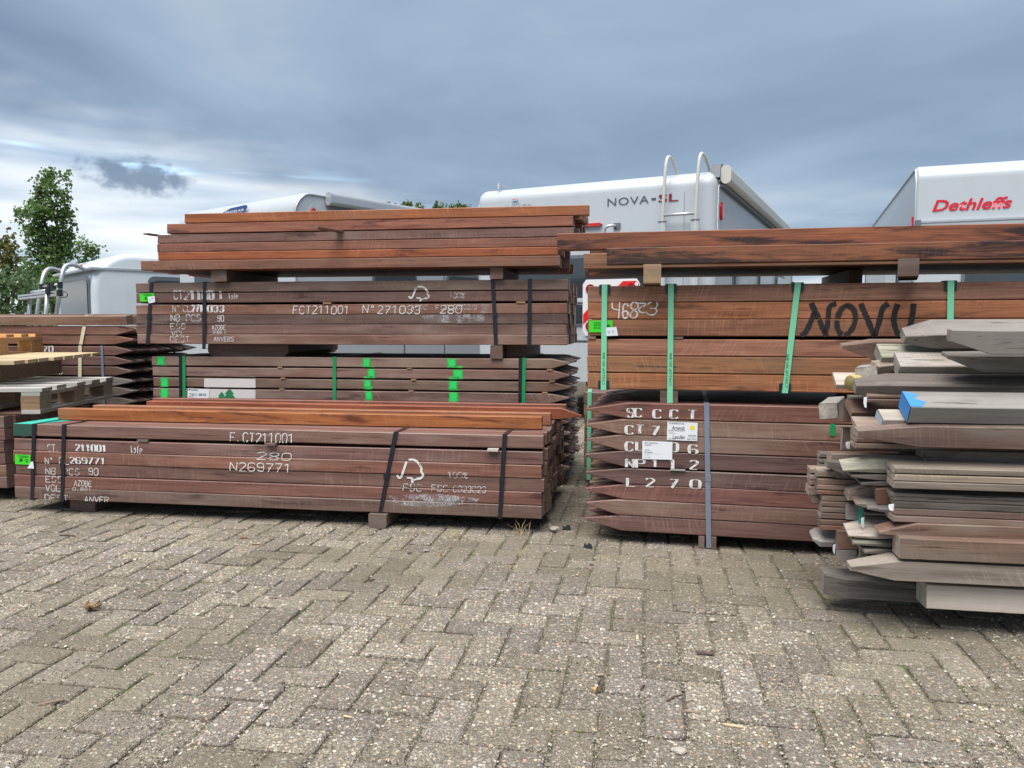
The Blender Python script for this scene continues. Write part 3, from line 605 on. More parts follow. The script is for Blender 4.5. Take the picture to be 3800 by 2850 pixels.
for pix in ([(590, 1318), (606, 1317), (607, 1347), (588, 1347)], [(600, 1412), (612, 1402), (622, 1420), (620, 1498), (608, 1498)], [(1354, 1322), (1370, 1322), (1366, 1356), (1352, 1356)], [(1372, 1366), (1386, 1366), (1384, 1397), (1370, 1397)],
            [(1356, 1404), (1370, 1404), (1372, 1440), (1358, 1440)], [(1360, 1443), (1372, 1443), (1376, 1475), (1362, 1475)], [(1364, 1490), (1380, 1490), (1380, 1506), (1364, 1506)], [(1668, 1325), (1688, 1325), (1690, 1358), (1664, 1358)],
            [(1684, 1366), (1712, 1366), (1714, 1397), (1690, 1397)], [(1670, 1406), (1696, 1406), (1692, 1444), (1668, 1444)], [(1672, 1452), (1698, 1452), (1696, 1488), (1670, 1488)], [(1672, 1498), (1698, 1498), (1698, 1512), (1672, 1512)]):
    xs_ = [p[0] for p in pix]; ys_ = [p[1] for p in pix]; x0_, x1_, y0_, y1_ = min(xs_) - 9, max(xs_) + 9, min(ys_) - 8, max(ys_) + 10; gg = random.Random(int(x0_ + y0_)); n_ = 7
    pix = [(x0_ + gg.uniform(-4, 4), y0_ + (y1_ - y0_) * k / n_) for k in range(n_ + 1)]; pix += [(x1_ + gg.uniform(-4, 4), y0_ + (y1_ - y0_) * k / n_) for k in range(n_, -1, -1)]
    patch(B, pix[::-1], 'spray_mark', SPRAY)
patch(B, [(758, 1397), (948, 1398), (950, 1505), (756, 1505)], 'white_field', WHITEP)
for cx, yt, s in ((853, 1440, 1.0), (824, 1453, 0.72)):
    z = lambda u, v: (cx + u * s, yt + v * s)
    patch(B, [z(0, 0), z(18, 22), z(10, 22), z(26, 42), z(14, 42), z(40, 64), z(-40, 64), z(-14, 42), z(-26, 42), z(-10, 22), z(-18, 22)], 'tree_stencil', TREEP, 0.0034 + 0.0004 * s)
c, P, y = card(B, [(700, 1440), (779, 1445), (775, 1500), (696, 1498)], 'delivery_note', PAPER, 0.005)
lines_on(B, P, y, [(.04, .03, .12, .12), (.15, .05, .45, .08), (.15, .12, .5, .14), (.06, .52, .3, .54), (.06, .60, .45, .62), (.06, .68, .8, .70), (.06, .8, .25, .83), (.3, .8, .4, .83)], INK)
tl, br = P[0], P[2]; type_on(B['o'], 'T7381-C - BBB1020', (tl[0] + 0.008, tl[1] - 0.034), (br[0] - 0.012, tl[1] - 0.050), y - 0.0007, INK, 'print', bold=0.01)
# skids between B and C
ZB = 0.085 + B['top']
# ================================================================== bundle C: on top of B
C = bundle('strapped bundle of reddish posts above the pointed bundle, chalked FCT211001 N 271033', (510, 1271, 5.10), (2102, 1280, 4.70), 0.872, (0.0625, 0.0628),
           [0, 0, 0, 0, 0.012, 0.004], 15, [AZ, AZD, AZB], jx=0.018, jy=0.004, seed=14, front_mats=[AZ, AZB, AZD, AZ, AZ, AZB])
for t, bm_ in (((564, 1048), (549, 1270)), ((761, 1047), (758, 1270)), ((1829, 1042), (1842, 1280)), ((1967, 1040), (1964, 1281))): strap(C, t, bm_, 0.024, BSTR, zlow=-0.002 if t[0] not in (761, 1829) else -0.03)
skid(C, (748, 1272), (1050, 1275), 0.872 - ZB, SKD, -0.08, bev=0.03); skid(C, (1820, 1280), (1865, 1280), 0.872 - ZB, SKD, 0.004); skid(C, (1868, 1280), (1945, 1280), 0.872 - ZB, SKD, -0.12)
for x in (1215, 1933): stick(C, (x, 1120), 0.055, 0.9, 0.011, C['rows'][3][1] + 0.0009, SKO, out=0.003)
for txt, px, mat, st in (('CT', (646, 1079, 684, 1110), W, 'sans'), ('21100', (684, 1080, 800, 1112), W, 'nib'), ('1', (814, 1082, 826, 1110), W, 'nib'), ('lsfp', (850, 1089, 886, 1109), CHALK, 'chalk'), ('N\u00b0', (642, 1134, 672, 1157), W, 'sans'), ('CL', (680, 1134, 715, 1157), W, 'sans'),
                         ('271', (713, 1132, 758, 1157), STENCIL, 'nib'), ('033', (772, 1134, 838, 1158), STENCIL, 'nib'), ('NB PCS', (635, 1168, 750, 1192), W, 'sans'), ('90', (807, 1170, 834, 1193), CHALK, 'chalk'), ('ESS', (633, 1201, 694, 1221), W, 'sans'),
                         ('AZOBE', (786, 1207, 840, 1223), CHALK, 'chalk'), ('0189.1', (790, 1227, 840, 1239), CHALK, 'chalk'), ('VOL', (637, 1227, 692, 1247), W, 'sans'), ('DEST', (633, 1249, 710, 1270), W, 'sans'), ('ANVERS', (794, 1250, 872, 1267), CHALK, 'chalk'),
                         ('FCT211001', (1088, 1136, 1302, 1164), CHALK, 'chalk'), ('N\u00b0', (1346, 1133, 1398, 1162), CHALK, 'chalk'), ('271033', (1400, 1136, 1566, 1164), CHALK, 'chalk'), ('280', (1633, 1134, 1720, 1163), CHALK, 'chalk'),
                         ('100%', (1668, 1087, 1728, 1106), W, 'sans'), ('FSC', (1535, 1133, 1592, 1149), W, 'sans'), ('FSC', (1618, 1133, 1672, 1149), W, 'sans'), ('C023023', (1684, 1131, 1772, 1148), W, 'sans')):
    write(C, txt, px, mat, 'stencil_lettering' if st != 'chalk' else 'chalk_writing', st, seed=len(txt) + px[0])
tick_tree(C, 1517, 1061, 1597, 1118)
patch(C, [(1565, 1172), (1700, 1166), (1806, 1168), (1796, 1192), (1700, 1200), (1580, 1192)], 'overspray', HAZEP); patch(C, [(1788, 1130), (1812, 1126), (1810, 1162), (1786, 1162)], 'overspray', HAZEP)
c, P, y = card(C, [(521, 1090), (574, 1088), (573, 1119), (523, 1119)], 'lime_label', LIME); lines_on(C, P, y, [(.2, .1, .85, .16), (.3, .22, .9, .28), (.35, .4, .5, .8), (.6, .5, .7, .8)], INKG)
c, P, y = card(C, [(553, 1103), (578, 1098), (580, 1121), (556, 1126)], 'white_tag', PAPER, 0.008); lines_on(C, P, y, [(.2, .4, .3, .7), (.45, .3, .8, .4)], INKB)
# ================================================================== stack D: loose orange boards on top of C
ZC = 0.872 + C['top']
drows = [  # left px, right px (front board), top y at left, material, label
    (525, 2076, ORG, 'lowest orange board at the front of the topmost loose stack, longest to the left'),
    (588, 2070, ORL, 'bright orange board second from the bottom at the front of the topmost loose stack'),
    (585, 2070, ORG, 'orange board third from the bottom at the front of the topmost loose stack'),
    (585, 2128, AZ, 'dull brown board third from the top at the front of the topmost loose stack'),
    (622, 2126, ORL, 'board with dark heartwood streak, second from the top of the loose stack'),
    (688, 2186, ORG, 'topmost orange board of the loose stack, starting farthest right')]
d0 = at(525, 1003, 5.02); d1 = at(2076, 996, 4.64); DY = math.atan2(d1.y - d0.y, d1.x - d0.x); ZD = 1.348
dfr = bpy.data.objects.new('tmp', None); dfr.location = (d0.x, d0.y, ZD); dfr.rotation_euler = (0, 0, DY)
dg = random.Random(21); zz = ZD
for r, (pl, pr, mat, lab) in enumerate(drows):
    h = (0.062, 0.050, 0.056, 0.056, 0.062, 0.060)[r]; gap = (0, 0.001, 0.001, 0.002, 0.004, 0.001)[r]; zz += gap
    ym = 1215 - (zz - CAM_H) * 590
    xl, xr = face(dfr, pl, ym)[0], face(dfr, pr, ym)[0]
    for k in range(12):
        x = xl + (dg.uniform(-0.03, 0.10) if k else 0); L = (xr + (dg.uniform(-0.05, 0.05) if k else 0) if not (k and r == 5) else xr - dg.uniform(0.02, 0.12)) - x
        if k and r > 3 and k > 9: continue
        me = post_mesh(L, 0.064, h - 0.001, None, None, dg, 4 if not k else 2)
        o = link('board', me, mat if not k else (ORG, AZ, ORG, ORL)[dg.randrange(4)])
        off = (dg.uniform(-0.012, 0.004) if r else -0.004) if not k else 0.004 + k * 0.066
        e = Vector((math.cos(DY), math.sin(DY), 0)); nn = Vector((-math.sin(DY), math.cos(DY), 0))
        o.location = Vector((d0.x, d0.y, zz)) + e * x + nn * off; o.rotation_euler = (0, 0, DY)
        if k == 0: tag(o, lab, 'board', 'boards of the topmost loose stack')
        else: tag(o, 'red-brown board behind the front one in the %s layer of the topmost loose stack' % ('lowest', 'second lowest', 'third lowest', 'third highest', 'second highest', 'highest')[r], 'board', 'rear boards, %s layer of the topmost stack' % ('lowest', 'second lowest', 'third lowest', 'third highest', 'second highest', 'highest')[r])
    zz += h
bpy.data.objects.remove(dfr)
for px, L, yw, lab in (((548, 859, 4.94), 0.9, 66, 'thin brown stick poking out left between the boards of the topmost stack'), ((1180, 843, 4.62), 0.7, 110, 'thin stick poking out at the middle between the boards of the topmost stack')):
    q = loose('spacer_stick', lab, 'stick', AZB, px, (0.042, 0.012), L, None, yaw=yw if px[0] < 900 else 62, seed=3)
    q.location.z = ZD + 0.062 + 0.051 + 0.057 + 0.058 + 0.004 + (0.0 if px[0] < 900 else -0.001)
for x0, x1, lab, mat in ((768, 830, 'dark bearer under the left of the topmost loose stack', SKD), (1812, 1862, 'dark bearer under the right of the topmost loose stack', SKD)):
    p, q2 = at(x0, 1040, 4.93 if x0 < 1000 else 4.68), at(x1, 1040, 4.93 if x0 < 1000 else 4.68); mb = MB()
    mb.prism([(0, 0), (q2.x - p.x, 0), (q2.x - p.x, ZD - ZC - 0.004), (0.004, ZD - ZC - 0.004)], 1, 0.05, 0.80); o = mb.build('bearer', mat); o.location = (p.x, p.y, ZC + 0.002); o.rotation_euler = (0, 0, DY - 0.0)
    tag(o, lab, 'bearer')
# ================================================================== bundle F: pointed posts at the right, stencilled
Fb = bundle('bundle of pointed posts on the right, stencilled SC C C T and L 270', (2172, 1975, 3.475), (2625, 2007, 3.352), 0.058, (0.0705, 0.0708),
            [0, 0, 0, 0, 0.006, 0.001, 0.001, 0.001], 14, [AZD, AZ], tl=(0.165, 0.55, 0.10, 0.52), L=2.7, jx=0.012, jy=0.002, seed=33, cols_pitch=0.0715, front_mats=[AZD, AZB, AZD, AZD, AZD, AZ, AZB, AZ])
strap(Fb, (2622, 1508), (2630, 2035), 0.022, GSTR, zlow=-0.05, lift=0.003)
skid(Fb, (2592, 2010), (2614, 2010), 0.058, SKD, 0.008); skid(Fb, (2640, 2010), (2658, 2010), 0.058, SKD, 0.008)
stick(Fb, (2515, 1758), 0.065, 0.9, 0.0052, Fb['rows'][3][1] + 0.0008, PGR, out=0.008)
def fpx(x, y): return 2250 + x * 0.2412, 1500 + y * 0.2412
for ch, x0, y0, x1, y1 in (('S', 325, 60, 425, 200), ('C', 440, 60, 545, 195), ('C', 730, 80, 842, 215), ('C', 990, 85, 1102, 222), ('T', 1262, 88, 1386, 226), ('C', 303, 325, 415, 460), ('T', 452, 315, 575, 452), ('7', 706, 337, 806, 475), ('C', 303, 575, 415, 716), ('L', 468, 580, 570, 715),
                           ('0', 990, 592, 1096, 732), ('6', 1276, 620, 1395, 760), ('N', 312, 840, 415, 970), ('P', 465, 845, 585, 980), ('1', 712, 850, 790, 962), ('1', 985, 850, 1058, 990), ('2', 1286, 862, 1400, 1002), ('L', 328, 1130, 445, 1265), ('2', 612, 1135, 730, 1272), ('7', 980, 1152, 1095, 1288), ('0', 1302, 1158, 1440, 1298)):
    write(Fb, ch, fpx(x0, y0) + fpx(x1, y1), STENCIL, 'stencil_lettering', 'nib', seed=x0)
c, P, y = card(Fb, [fpx(940, 265), fpx(1406, 284), fpx(1398, 565), fpx(932, 548)], 'white_card', PAPER, 0.004, label='white delivery card with handwriting and a yellow dot')
def on_card(P, u0, v0, u1, v1):
    tl, tr, br, bl = [Vector((p[0], p[1])) for p in P]; f = lambda u, v: tl.lerp(tr, u).lerp(bl.lerp(br, u), v); return f(u0, v0), f(u1, v1)
for txt, r, sh in (('VOR968727 #2', (.05, .04, .55, .13), 0), ('Arremds', (.15, .22, .58, .42), .3), ('Arends Natuurlijk B.V.', (.05, .43, .6, .52), 0), ('Leuden', (.18, .70, .6, .92), .35), ('Ref. man', (.06, .88, .28, .96), 0), ('4.662 THCG', (.66, .86, .97, .95), 0)):
    a_, b_ = on_card(P, *r); type_on(Fb['o'], txt, a_, b_, y - 0.0008, INK, 'print', sh, 0.004 if sh else 0.0)
lines_on(Fb, P, y, [(.06, .56, .2, .57), (.06, .62, .3, .63), (.7, .68, .97, .70), (.7, .76, .97, .78)], INK)
mb = MB(); tl, tr, br, bl = [Vector((p[0], p[1])) for p in P]; ctr = tl.lerp(tr, .83).lerp(bl.lerp(br, .83), .27)
mb.add([(ctr.x + 0.0105 * math.cos(k * .524), y - 0.0009, ctr.y + 0.0105 * math.sin(k * .524)) for k in range(12)], [tuple(range(12))]); mb.build('yellow_dot', YELD, Fb['o'])
c, P, y = card(Fb, [fpx(556, 562), fpx(1018, 577), fpx(1014, 852), fpx(553, 842)], 'white_card', PAPER, 0.004, label='white product card left of the handwritten one')
for txt, r in (('Paal Azobe Ruw', (.08, .05, .53, .14)), ('070x070', (.08, .18, .3, .25)), ('300008', (.08, .46, .25, .52)), ('PK104043', (.08, .58, .34, .66)), ('nr. 112', (.08, .74, .22, .79)), ('nr. 2.700', (.08, .86, .28, .91))):
    a_, b_ = on_card(P, *r); type_on(Fb['o'], txt, a_, b_, y - 0.0008, INK, 'print')
lines_on(Fb, P, y, [(.05, .70, .72, .705)], INK)
c, P, y = card(Fb, [(3080, 1572), (3098, 1572), (3098, 1618), (3080, 1616)], 'green_tag', DSTR, 0.004)
Kb = bundle('bundle of brown beams half hidden in the gap behind the pointed right bundle', (2168, 1840, 4.62), (2700, 1850, 4.52), 0.06, (0.075, 0.0735), [0] + [0.001] * 6, 6, [AZ, AZB, NOV], L=1.7, jx=0.01, seed=71, name='beam_bundle')
strap(Kb, (2188, 1460), (2184, 1830), 0.0245, MSTR, lift=0.003); skid(Kb, (2230, 1840), (2280, 1840), 0.058, SKD, -0.03)
# ================================================================== bundle E: squared brown beams on top of F, painted NOVO
ZE = 0.058 + Fb['top'] + 0.058
E = bundle('mint-strapped bundle of brown beams at the right, brushed with NOVO in black', (2180, 1451, 3.50), (2990, 1458, 3.30), ZE, (0.075, 0.0735), [0, 0.001, 0.001, 0.013, 0.001, 0.001], 11, [NOV], L=3.2, jx=0.004, jy=0.0015, seed=41, name='beam_bundle')
E['o']['category'] = 'timber bundle'
for t, bm_, m in (((2244, 1072), (2240, 1440), 1), ((2490, 1070), (2486, 1500), 0), ((2960, 1066), (2912, 1452), 1), ((3526, 1060), (3520, 1470), 1)):
    s_ = strap(E, t, bm_, 0.0245, MSTR, zlow=-0.002 if m else -0.055, lift=0.006)
    xt = face(E['o'], *t)[0]; xb = face(E['o'], *bm_)[0]
    for x, z0 in ((xt, E['top'] - 0.036), (xb, -0.001)):
        if z0 < 0 and not m: continue
        mb = MB(); mb.box((x - 0.024, E['front'] - 0.0045, z0), (x + 0.024, E['front'] - 0.0005, z0 + 0.038)); mb.box((x - 0.024, E['front'] - 0.0045, z0 + (0.038 if z0 > 0 else -0.003)), (x + 0.024, 0.045, z0 + (0.0405 if z0 > 0 else 0)))
        mb.build('corner_protector', BPL, E['o'])
    if t[0] < 3500:
        xc = xb + (xt - xb) * 0.14
        type_on(E['o'], 'CYKLOP 501.800', (xc - 0.005 , 0.165), (xc + 0.006, 0.02), E['front'] - 0.0078, INKG, 'strap_print', vert=True)
skid(E, (2450, 1453), (2516, 1453), 0.0578, SKD, 0.004); skid(E, (3250, 1458), (3330, 1458), 0.0578, SKD, 0.0)
stick(E, (2196, 1254), 0.035, 0.5, 0.0115, E['rows'][2][1] + 0.0008, NOV, out=0.004); stick(E, (2518, 1254), 0.04, 0.5, 0.0115, E['rows'][2][1] + 0.0008, SKD, out=0.0)
for ch, x0, y0, x1, y1 in (('6', 1080, 535, 1160, 755), ('8', 1195, 505, 1305, 740), ('3', 1450, 505, 1612, 700)): write(E, ch, (2050 + x0 * .2411, 1000 + y0 * .2411, 2050 + x1 * .2411, 1000 + y1 * .2411), CHALK, 'chalk_writing', 'chalk', seed=x0)
mb = MB(); q = lambda x, y: Vector((*face(E['o'], 2050 + x * .2411, 1000 + y * .2411), 0))
for st in ([(920, 508), (918, 610), (1045, 625)], [(1035, 505), (1020, 755)], [(1325, 520), (1430, 520), (1440, 545), (1330, 600), (1330, 625), (1360, 665), (1440, 662)]): ribbon(mb, smooth_path([q(*p) for p in st], 1), lambda t: 0.0045 + 0.002 * random.random(), E['y'], 0.0035)
mb.build('chalk_writing', CHALK, E['o'])
q = lambda x, y: Vector((*face(E['o'], 2850 + x * .4295, 560 + y * .4295), 0)); mb = MB(); g = random.Random(5)
for st in ([(372, 1312), (440, 1450), (475, 1540), (505, 1602)], [(398, 1395), (360, 1500), (318, 1575), (282, 1598)], [(590, 1318), (525, 1335), (520, 1450), (508, 1540), (478, 1570)], [(690, 1330), (640, 1350), (600, 1430), (590, 1520), (632, 1592)], [(680, 1328), (742, 1360), (760, 1450), (728, 1540), (668, 1598)],
           [(800, 1318), (850, 1430), (918, 1605)], [(1040, 1318), (985, 1350), (960, 1480), (915, 1605)], [(1120, 1322), (1090, 1400), (1082, 1480), (1125, 1602)], [(1258, 1318), (1245, 1440), (1222, 1530), (1172, 1578)]):
    ribbon(mb, smooth_path([q(*p) for p in st], 2), lambda t: 0.0215 * g.uniform(0.85, 1.12), E['y'], 0.006)
mb.build('brush_lettering', BLKP, E['o'])
c, P, y = card(E, [(2186, 1190), (2273, 1189), (2274, 1232), (2187, 1233)], 'lime_label', LIME, 0.003); lines_on(E, P, y, [(.2, .15, .5, .2), (.2, .28, .5, .33), (.2, .41, .35, .46), (.38, .41, .5, .46), (.2, .54, .35, .59), (.38, .54, .5, .59), (.2, .67, .35, .72), (.38, .67, .5, .72), (.76, .35, .9, .55)], INKG)
c, P, y = card(E, [(2250, 1216), (2288, 1213), (2295, 1245), (2250, 1247)], 'white_tag', PAPER, 0.0095); lines_on(E, P, y, [(.1, .45, .4, .5), (.2, .6, .3, .7), (.5, .4, .7, .45), (.52, .55, .72, .6)], INKB)
mb = MB(); mb.box((0.02, 0.62, E['rows'][2][1] + 0.0008), (3.1, 0.66, E['rows'][3][0] - 0.001)); mb.build('spacer_or_added_lath', SKD, E['o'])  # hidden lath added along the gap to stop daylight showing through
mb = MB(); mb.box((0.02, 0.70, A['rows'][4][1] + 0.001), (A['L'] - 0.02, 0.74, A['rows'][5][0] - 0.001)); mb.build('spacer_or_added_lath', SKD, A['o'])  # same unseen filler lath, added to block light through this gap
mb = MB(); mb.box((0.02, 0.70, C['rows'][3][1] + 0.001), (C['L'] - 0.02, 0.74, C['rows'][4][0] - 0.001)); mb.build('spacer_or_added_lath', SKD, C['o'])  # another added lath out of sight, keeps this gap dark
# ================================================================== beams G: dark streaked beams lying loose on E
ZG = ZE + E['top'] + 0.084; GY = -10.5
gdef = [('long streaked dark beam on top at the right, jutting out farthest left', WET, (2068, 878, 3.44), 0.070, 0.072, 3.4, 1, 0),
        ('streaked orange and black beam under the topmost one at the right', WET, (2252, 944, 3.36), 0.072, 0.070, 3.4, 0, 0),
        ('brown beam end showing in the shade left of the streaked beams', NOV, (2166, 940, 3.60), 0.070, 0.070, 3.4, 0, 0)]
for lab, mat, px, w, h, L, lv, s in gdef:
    q = loose('beam', lab, 'beam', mat, px, (w, h), L, None, yaw=GY, seed=lv, group='loose beams at the right'); q.location.z = ZG + 0.0705 * (lv + 1) + 0.001 * lv
g = random.Random(8)
for k in range(2, 11):
    for lv in (0, 1):
        if lv == 0 and k == 2: pass
        p = at(2120 + k * 6, 960, 3.46 + 0.075 * k); q = loose('beam', 'dark beam lying farther back among the loose beams at the right, mostly hidden', 'beam', WET, (2190 + g.uniform(-20, 70), 960, 3.50 + 0.076 * k), (0.072, 0.069), 3.3, None, yaw=GY, seed=k, group='rear loose beams at the right')
        q.location.z = ZG + 0.0705 * (lv + 1) + 0.001 * lv
for px, w, mat, lab, out in (((2388, 994, 3.30), 0.074, SKO, 'light square bearer between the mint-strapped bundle and the streaked beams', 0.0), ((3150, 1020, 3.62), 0.06, SKD, 'dark bearer set back under the streaked beams', 0.1)):
    p = at(*px); mb = MB(); mb.box((0, 0, 0), (w, 0.85 - (0.25 if w < 0.07 else 0), ZG - ZE - E['top'] - 0.004)); o = mb.build('bearer', mat); o.location = (p.x, p.y, ZE + E['top'] + 0.001); o.rotation_euler = (0, 0, R(GY)); tag(o, lab, 'bearer')
p = at(3332, 978, 3.06); mb = MB(); mb.box((0, 0, 0), (0.075, 0.62, 0.068)); o = mb.build('block', SKD); o.location = (p.x, p.y, ZG - 0.070); o.rotation_euler = (R(1.5), 0, R(-27)); tag(o, 'square brown block with a pale end wedged askew under the streaked beams', 'block')

# ================================================================== pile H: assorted weathered pieces at the right, left ends ragged
PW = lambda n, l: (n, l)
BLUEEND = paint('pale_blue_end_paint', (0.42, 0.52, 0.62), worn=0.30, scale=60)
def H(lab, mat, px, size, L=1.3, tip=None, yaw=-10.0, roll=0.0, pitch=0.0, name=None, cat=None):
    big = size[1] > 0.032
    return loose(name or ('post' if big else 'lath'), lab, cat or ('post' if big else 'lath'), mat, px, size, L, tip, yaw, roll, pitch, 'pieces of the weathered pile at the right', seed=int(px[1]))
H('thick grey post with a blunt point, topmost left of the weathered pile', GRD, (3498, 1243, 2.58), (0.088, 0.060), 1.4, (0.105, 0.55, 0.62, 0.42), -6, 38)
H('pale-topped pointed post at the upper right edge, resting against the topmost one', GRD, (3705, 1228, 2.36), (0.075, 0.074), 1.2, (0.125, 0.5, 0.28, 0.66), -8, 9)
H('dark pointed post just under the pale-topped one at the upper right', GRD, (3650, 1326, 2.44), (0.085, 0.050), 1.2, (0.10, 0.7, 0.25, 0.85), -8, 12)
H('reddish post with a bleached sloping point, upper left of the pile', RED, (3242, 1268, 2.74), (0.07, 0.066), 1.2, (0.10, 0.8, 0.2, 0.62), -10, 8)
H('square grey post with mossy end below the reddish bleached point', MOS, (3274, 1325, 2.64), (0.078, 0.045), 1.3, None, -8, 36)
H('square grey post with pale end, right beside the mossy ended one', GRY, (3341, 1359, 2.57), (0.078, 0.046), 1.3, None, -8, 36)
H('short pale flat post end sticking out left of the yellow round pole', PAL, (3105, 1428, 2.64), (0.066, 0.022), 0.8, None, -8, 38)
H('grey square post end turned towards the camera above the yellow round pole', GRY, (3251, 1357, 2.58), (0.066, 0.056), 0.3, None, 62, -8, 0)
H('pale flat offcut lying between the round pole and the grey post', TAN, (3262, 1362, 2.62), (0.05, 0.034), 0.14, None, 6, 25, -6)
mb = MB(); mb.tube([(0, 0, 0), (0.004, 0, 0), (0.17, 0, 0)], [0.024, 0.0275, 0.0275], 14); o = mb.build('round_pole', YEL, None, True); o.location = at(3154, 1420, 2.60); o.rotation_euler = (0, R(2), R(24))
tag(o, 'yellowish round pole with its cut end showing at the left of the pile', 'pole', 'pieces of the weathered pile at the right')
H('long dark-fronted post with a blunt chisel point above the blue-ended one', GRD, (3331, 1431, 2.50), (0.086, 0.050), 1.4, (0.12, 0.5, 0.85, 0.5), -9, 25)
q = H('grey post with its left end painted bright blue', GRY, (3384, 1511, 2.36), (0.092, 0.060), 1.4, None, -8, 28)
mb = MB(); mb.add([(-.0035, .002, -.058), (-.0035, .090, -.058), (-.0035, .090, -.002), (-.0035, .002, -.002)], [(0, 1, 2, 3)]); mb.add([(-.003, .002, .0012), (.03, .002, .0012), (.05, .03, .0012), (.02, .05, .0012), (.04, .07, .0012), (-.003, .09, .0012)], [(0, 1, 2, 3, 4, 5)]); mb.build('blue_paint', BLUEP, q)
H('broad brown post with a splintered pale point under the blue-ended one', RED, (3398, 1582, 2.36), (0.072, 0.068), 1.4, (0.165, 0.75, 0.20, 0.62), -9, 8)
for i, (y, h, lab) in enumerate(((1670, 0.026, 'upper of two dark planks in the shade under the splintered post'), (1697, 0.018, 'lower of two dark planks in the shade under the splintered post'))): H(lab, GRD, (3425 + 10 * i, y, 2.46), (0.07, h), 1.3, name='plank', cat='plank')
for i, (y, h, w_, lab) in enumerate(((1736, 0.0185, TAN, 'top plank of the three pale planks stacked with even ends'), (1761, 0.020, TAN, 'middle plank of the three pale planks stacked with even ends'), (1787, 0.0225, TAN, 'bottom plank of the three pale planks stacked with even ends'))):
    H(lab, w_, (3320, y, 2.37), (0.075, h), 1.4, None, -9, 10 if i == 0 else 4, name='plank', cat='plank')
for i, (x, y, h, lab) in enumerate(((3312, 1829, 0.011, 'uppermost dark lath right below the three pale planks'), (3318, 1842, 0.013, 'second dark lath below the three pale planks'), (3324, 1860, 0.022, 'third dark lath below the three pale planks, bleached on top'), (3322, 1887, 0.021, 'fourth dark lath below the three pale planks'), (3316, 1913, 0.020, 'fifth and lowest dark lath below the three pale planks'))):
    H(lab, GRD if i < 3 else RED, (x, y, 2.40), (0.075, h), 1.4, None, -9, 8 if i == 2 else 2, 0.4)
H('red-brown post with a grey sloping point below the dark laths', RED, (3420, 1944, 2.38), (0.075, 0.046), 1.4, (0.12, 0.8, 0.2, 0.15), -9, 6)
H('squared red-brown post with a pale square end low in the pile', RED, (3343, 1997, 2.36), (0.072, 0.067), 1.4, None, -9.5, 2)
H('tan post with a long pale point second from the bottom', TAN, (3332, 2084, 2.37), (0.075, 0.065), 1.4, (0.135, 0.8, 0.16, 0.42), -9, 6)
H('dark grey post with a slanting top reaching farthest left at the bottom', GRD, (3150, 2150, 2.56), (0.095, 0.070), 0.9, (0.075, 0.9, 0.85, 0.56), -11, 6)
H('bleached pale post lowest and nearest at the right edge', PAL, (3440, 2170, 2.40), (0.092, 0.078), 1.3, None, -10, 0)
# left flank of the pile
H('grey weathered post end turned to the camera at the left flank of the pile', GRY, (3106, 1495, 2.74), (0.062, 0.056), 0.3, None, 62, -6, 0)
H('dark brown post with a pale end beside the grey turned post end', AZB, (3129, 1495, 2.66), (0.055, 0.066), 0.5)
H('small pale-ended lath above the dark brown post at the left flank', GRD, (3158, 1470, 2.74), (0.06, 0.020), 0.5)
for i, (y, lab) in enumerate(((1466, 'upper of two thin brown laths under the chisel-pointed post'), (1482, 'lower of two thin brown laths under the chisel-pointed post'))): H(lab, RED, (3222, y, 2.52), (0.06, 0.011), 0.22 + 0.5 * i, None, -8, 14)
H('flat purple-brown plank tilted towards the camera beside the blue-ended post', AZB, (3162, 1530, 2.58), (0.075, 0.022), 0.7, None, -3, 34, name='plank', cat='plank')
for i, (y, lab) in enumerate(((1582, 'top lath of the pale-ended stack of four left of the splintered point'), (1603, 'second lath of the pale-ended stack of four left of the splintered point'), (1624, 'third lath of the pale-ended stack of four left of the splintered point'), (1646, 'lowest lath of the pale-ended stack of four left of the splintered point'))):
    H(lab, TAN if i == 0 else RED, (3180 - i, y, 2.50), (0.07, 0.0165), 0.9, None, -8, 22 if i == 0 else 6)
q = H('short block with a pale blue end in front of the blue-ended post', PAL, (3280, 1558, 2.42), (0.062, 0.030), 0.4, None, -6, 28)
mb = MB(); mb.add([(-.0035, .002, -.028), (-.0035, .060, -.028), (-.0035, .060, -.002), (-.0035, .002, -.002)], [(0, 1, 2, 3)]); mb.build('pale_blue_paint', BLUEEND, q)
H('upright-looking red plank edge left of the pale-ended lath stack', RED, (3127, 1588, 2.68), (0.03, 0.080), 0.5, name='plank', cat='plank')
for i, (x, y, lab) in enumerate(((3044, 1682, 'top dark lath of three at the far left, midway up the pile'), (3046, 1703, 'middle dark lath of three at the far left, midway up the pile'), (3046, 1722, 'bottom dark lath of three at the far left, midway up the pile'))): H(lab, GRD, (x, y, 2.72), (0.06, 0.015), 0.6)
H('red-brown batten with a tall pale end, midway up the left flank', RED, (3085, 1684, 2.62), (0.06, 0.058), 0.7)
H('dark pointed post under the red-brown batten at the left flank', GRD, (3130, 1716, 2.57), (0.06, 0.045), 0.8, (0.05, 0.7, 0.3, 0.8))
H('dark squared post under the dark pointed one at the left flank', GRD, (3108, 1748, 2.60), (0.06, 0.026), 0.8)
for i, (y, h, lab) in enumerate(((1737, 0.020, 'top plank of the mossy pointed trio in the middle of the pile'), (1763, 0.018, 'middle plank of the mossy pointed trio in the middle of the pile'), (1787, 0.016, 'bottom plank of the mossy pointed trio in the middle of the pile'))):
    H(lab, MOS if i == 0 else GRD, (3255 + 8 * i, y, 2.46), (0.08, h), 1.0, (0.10 - 0.02 * i, 0.9, 0.25, 0.05 if i == 0 else 0.4), -8, 24 if i == 0 else 4, name='plank', cat='plank')
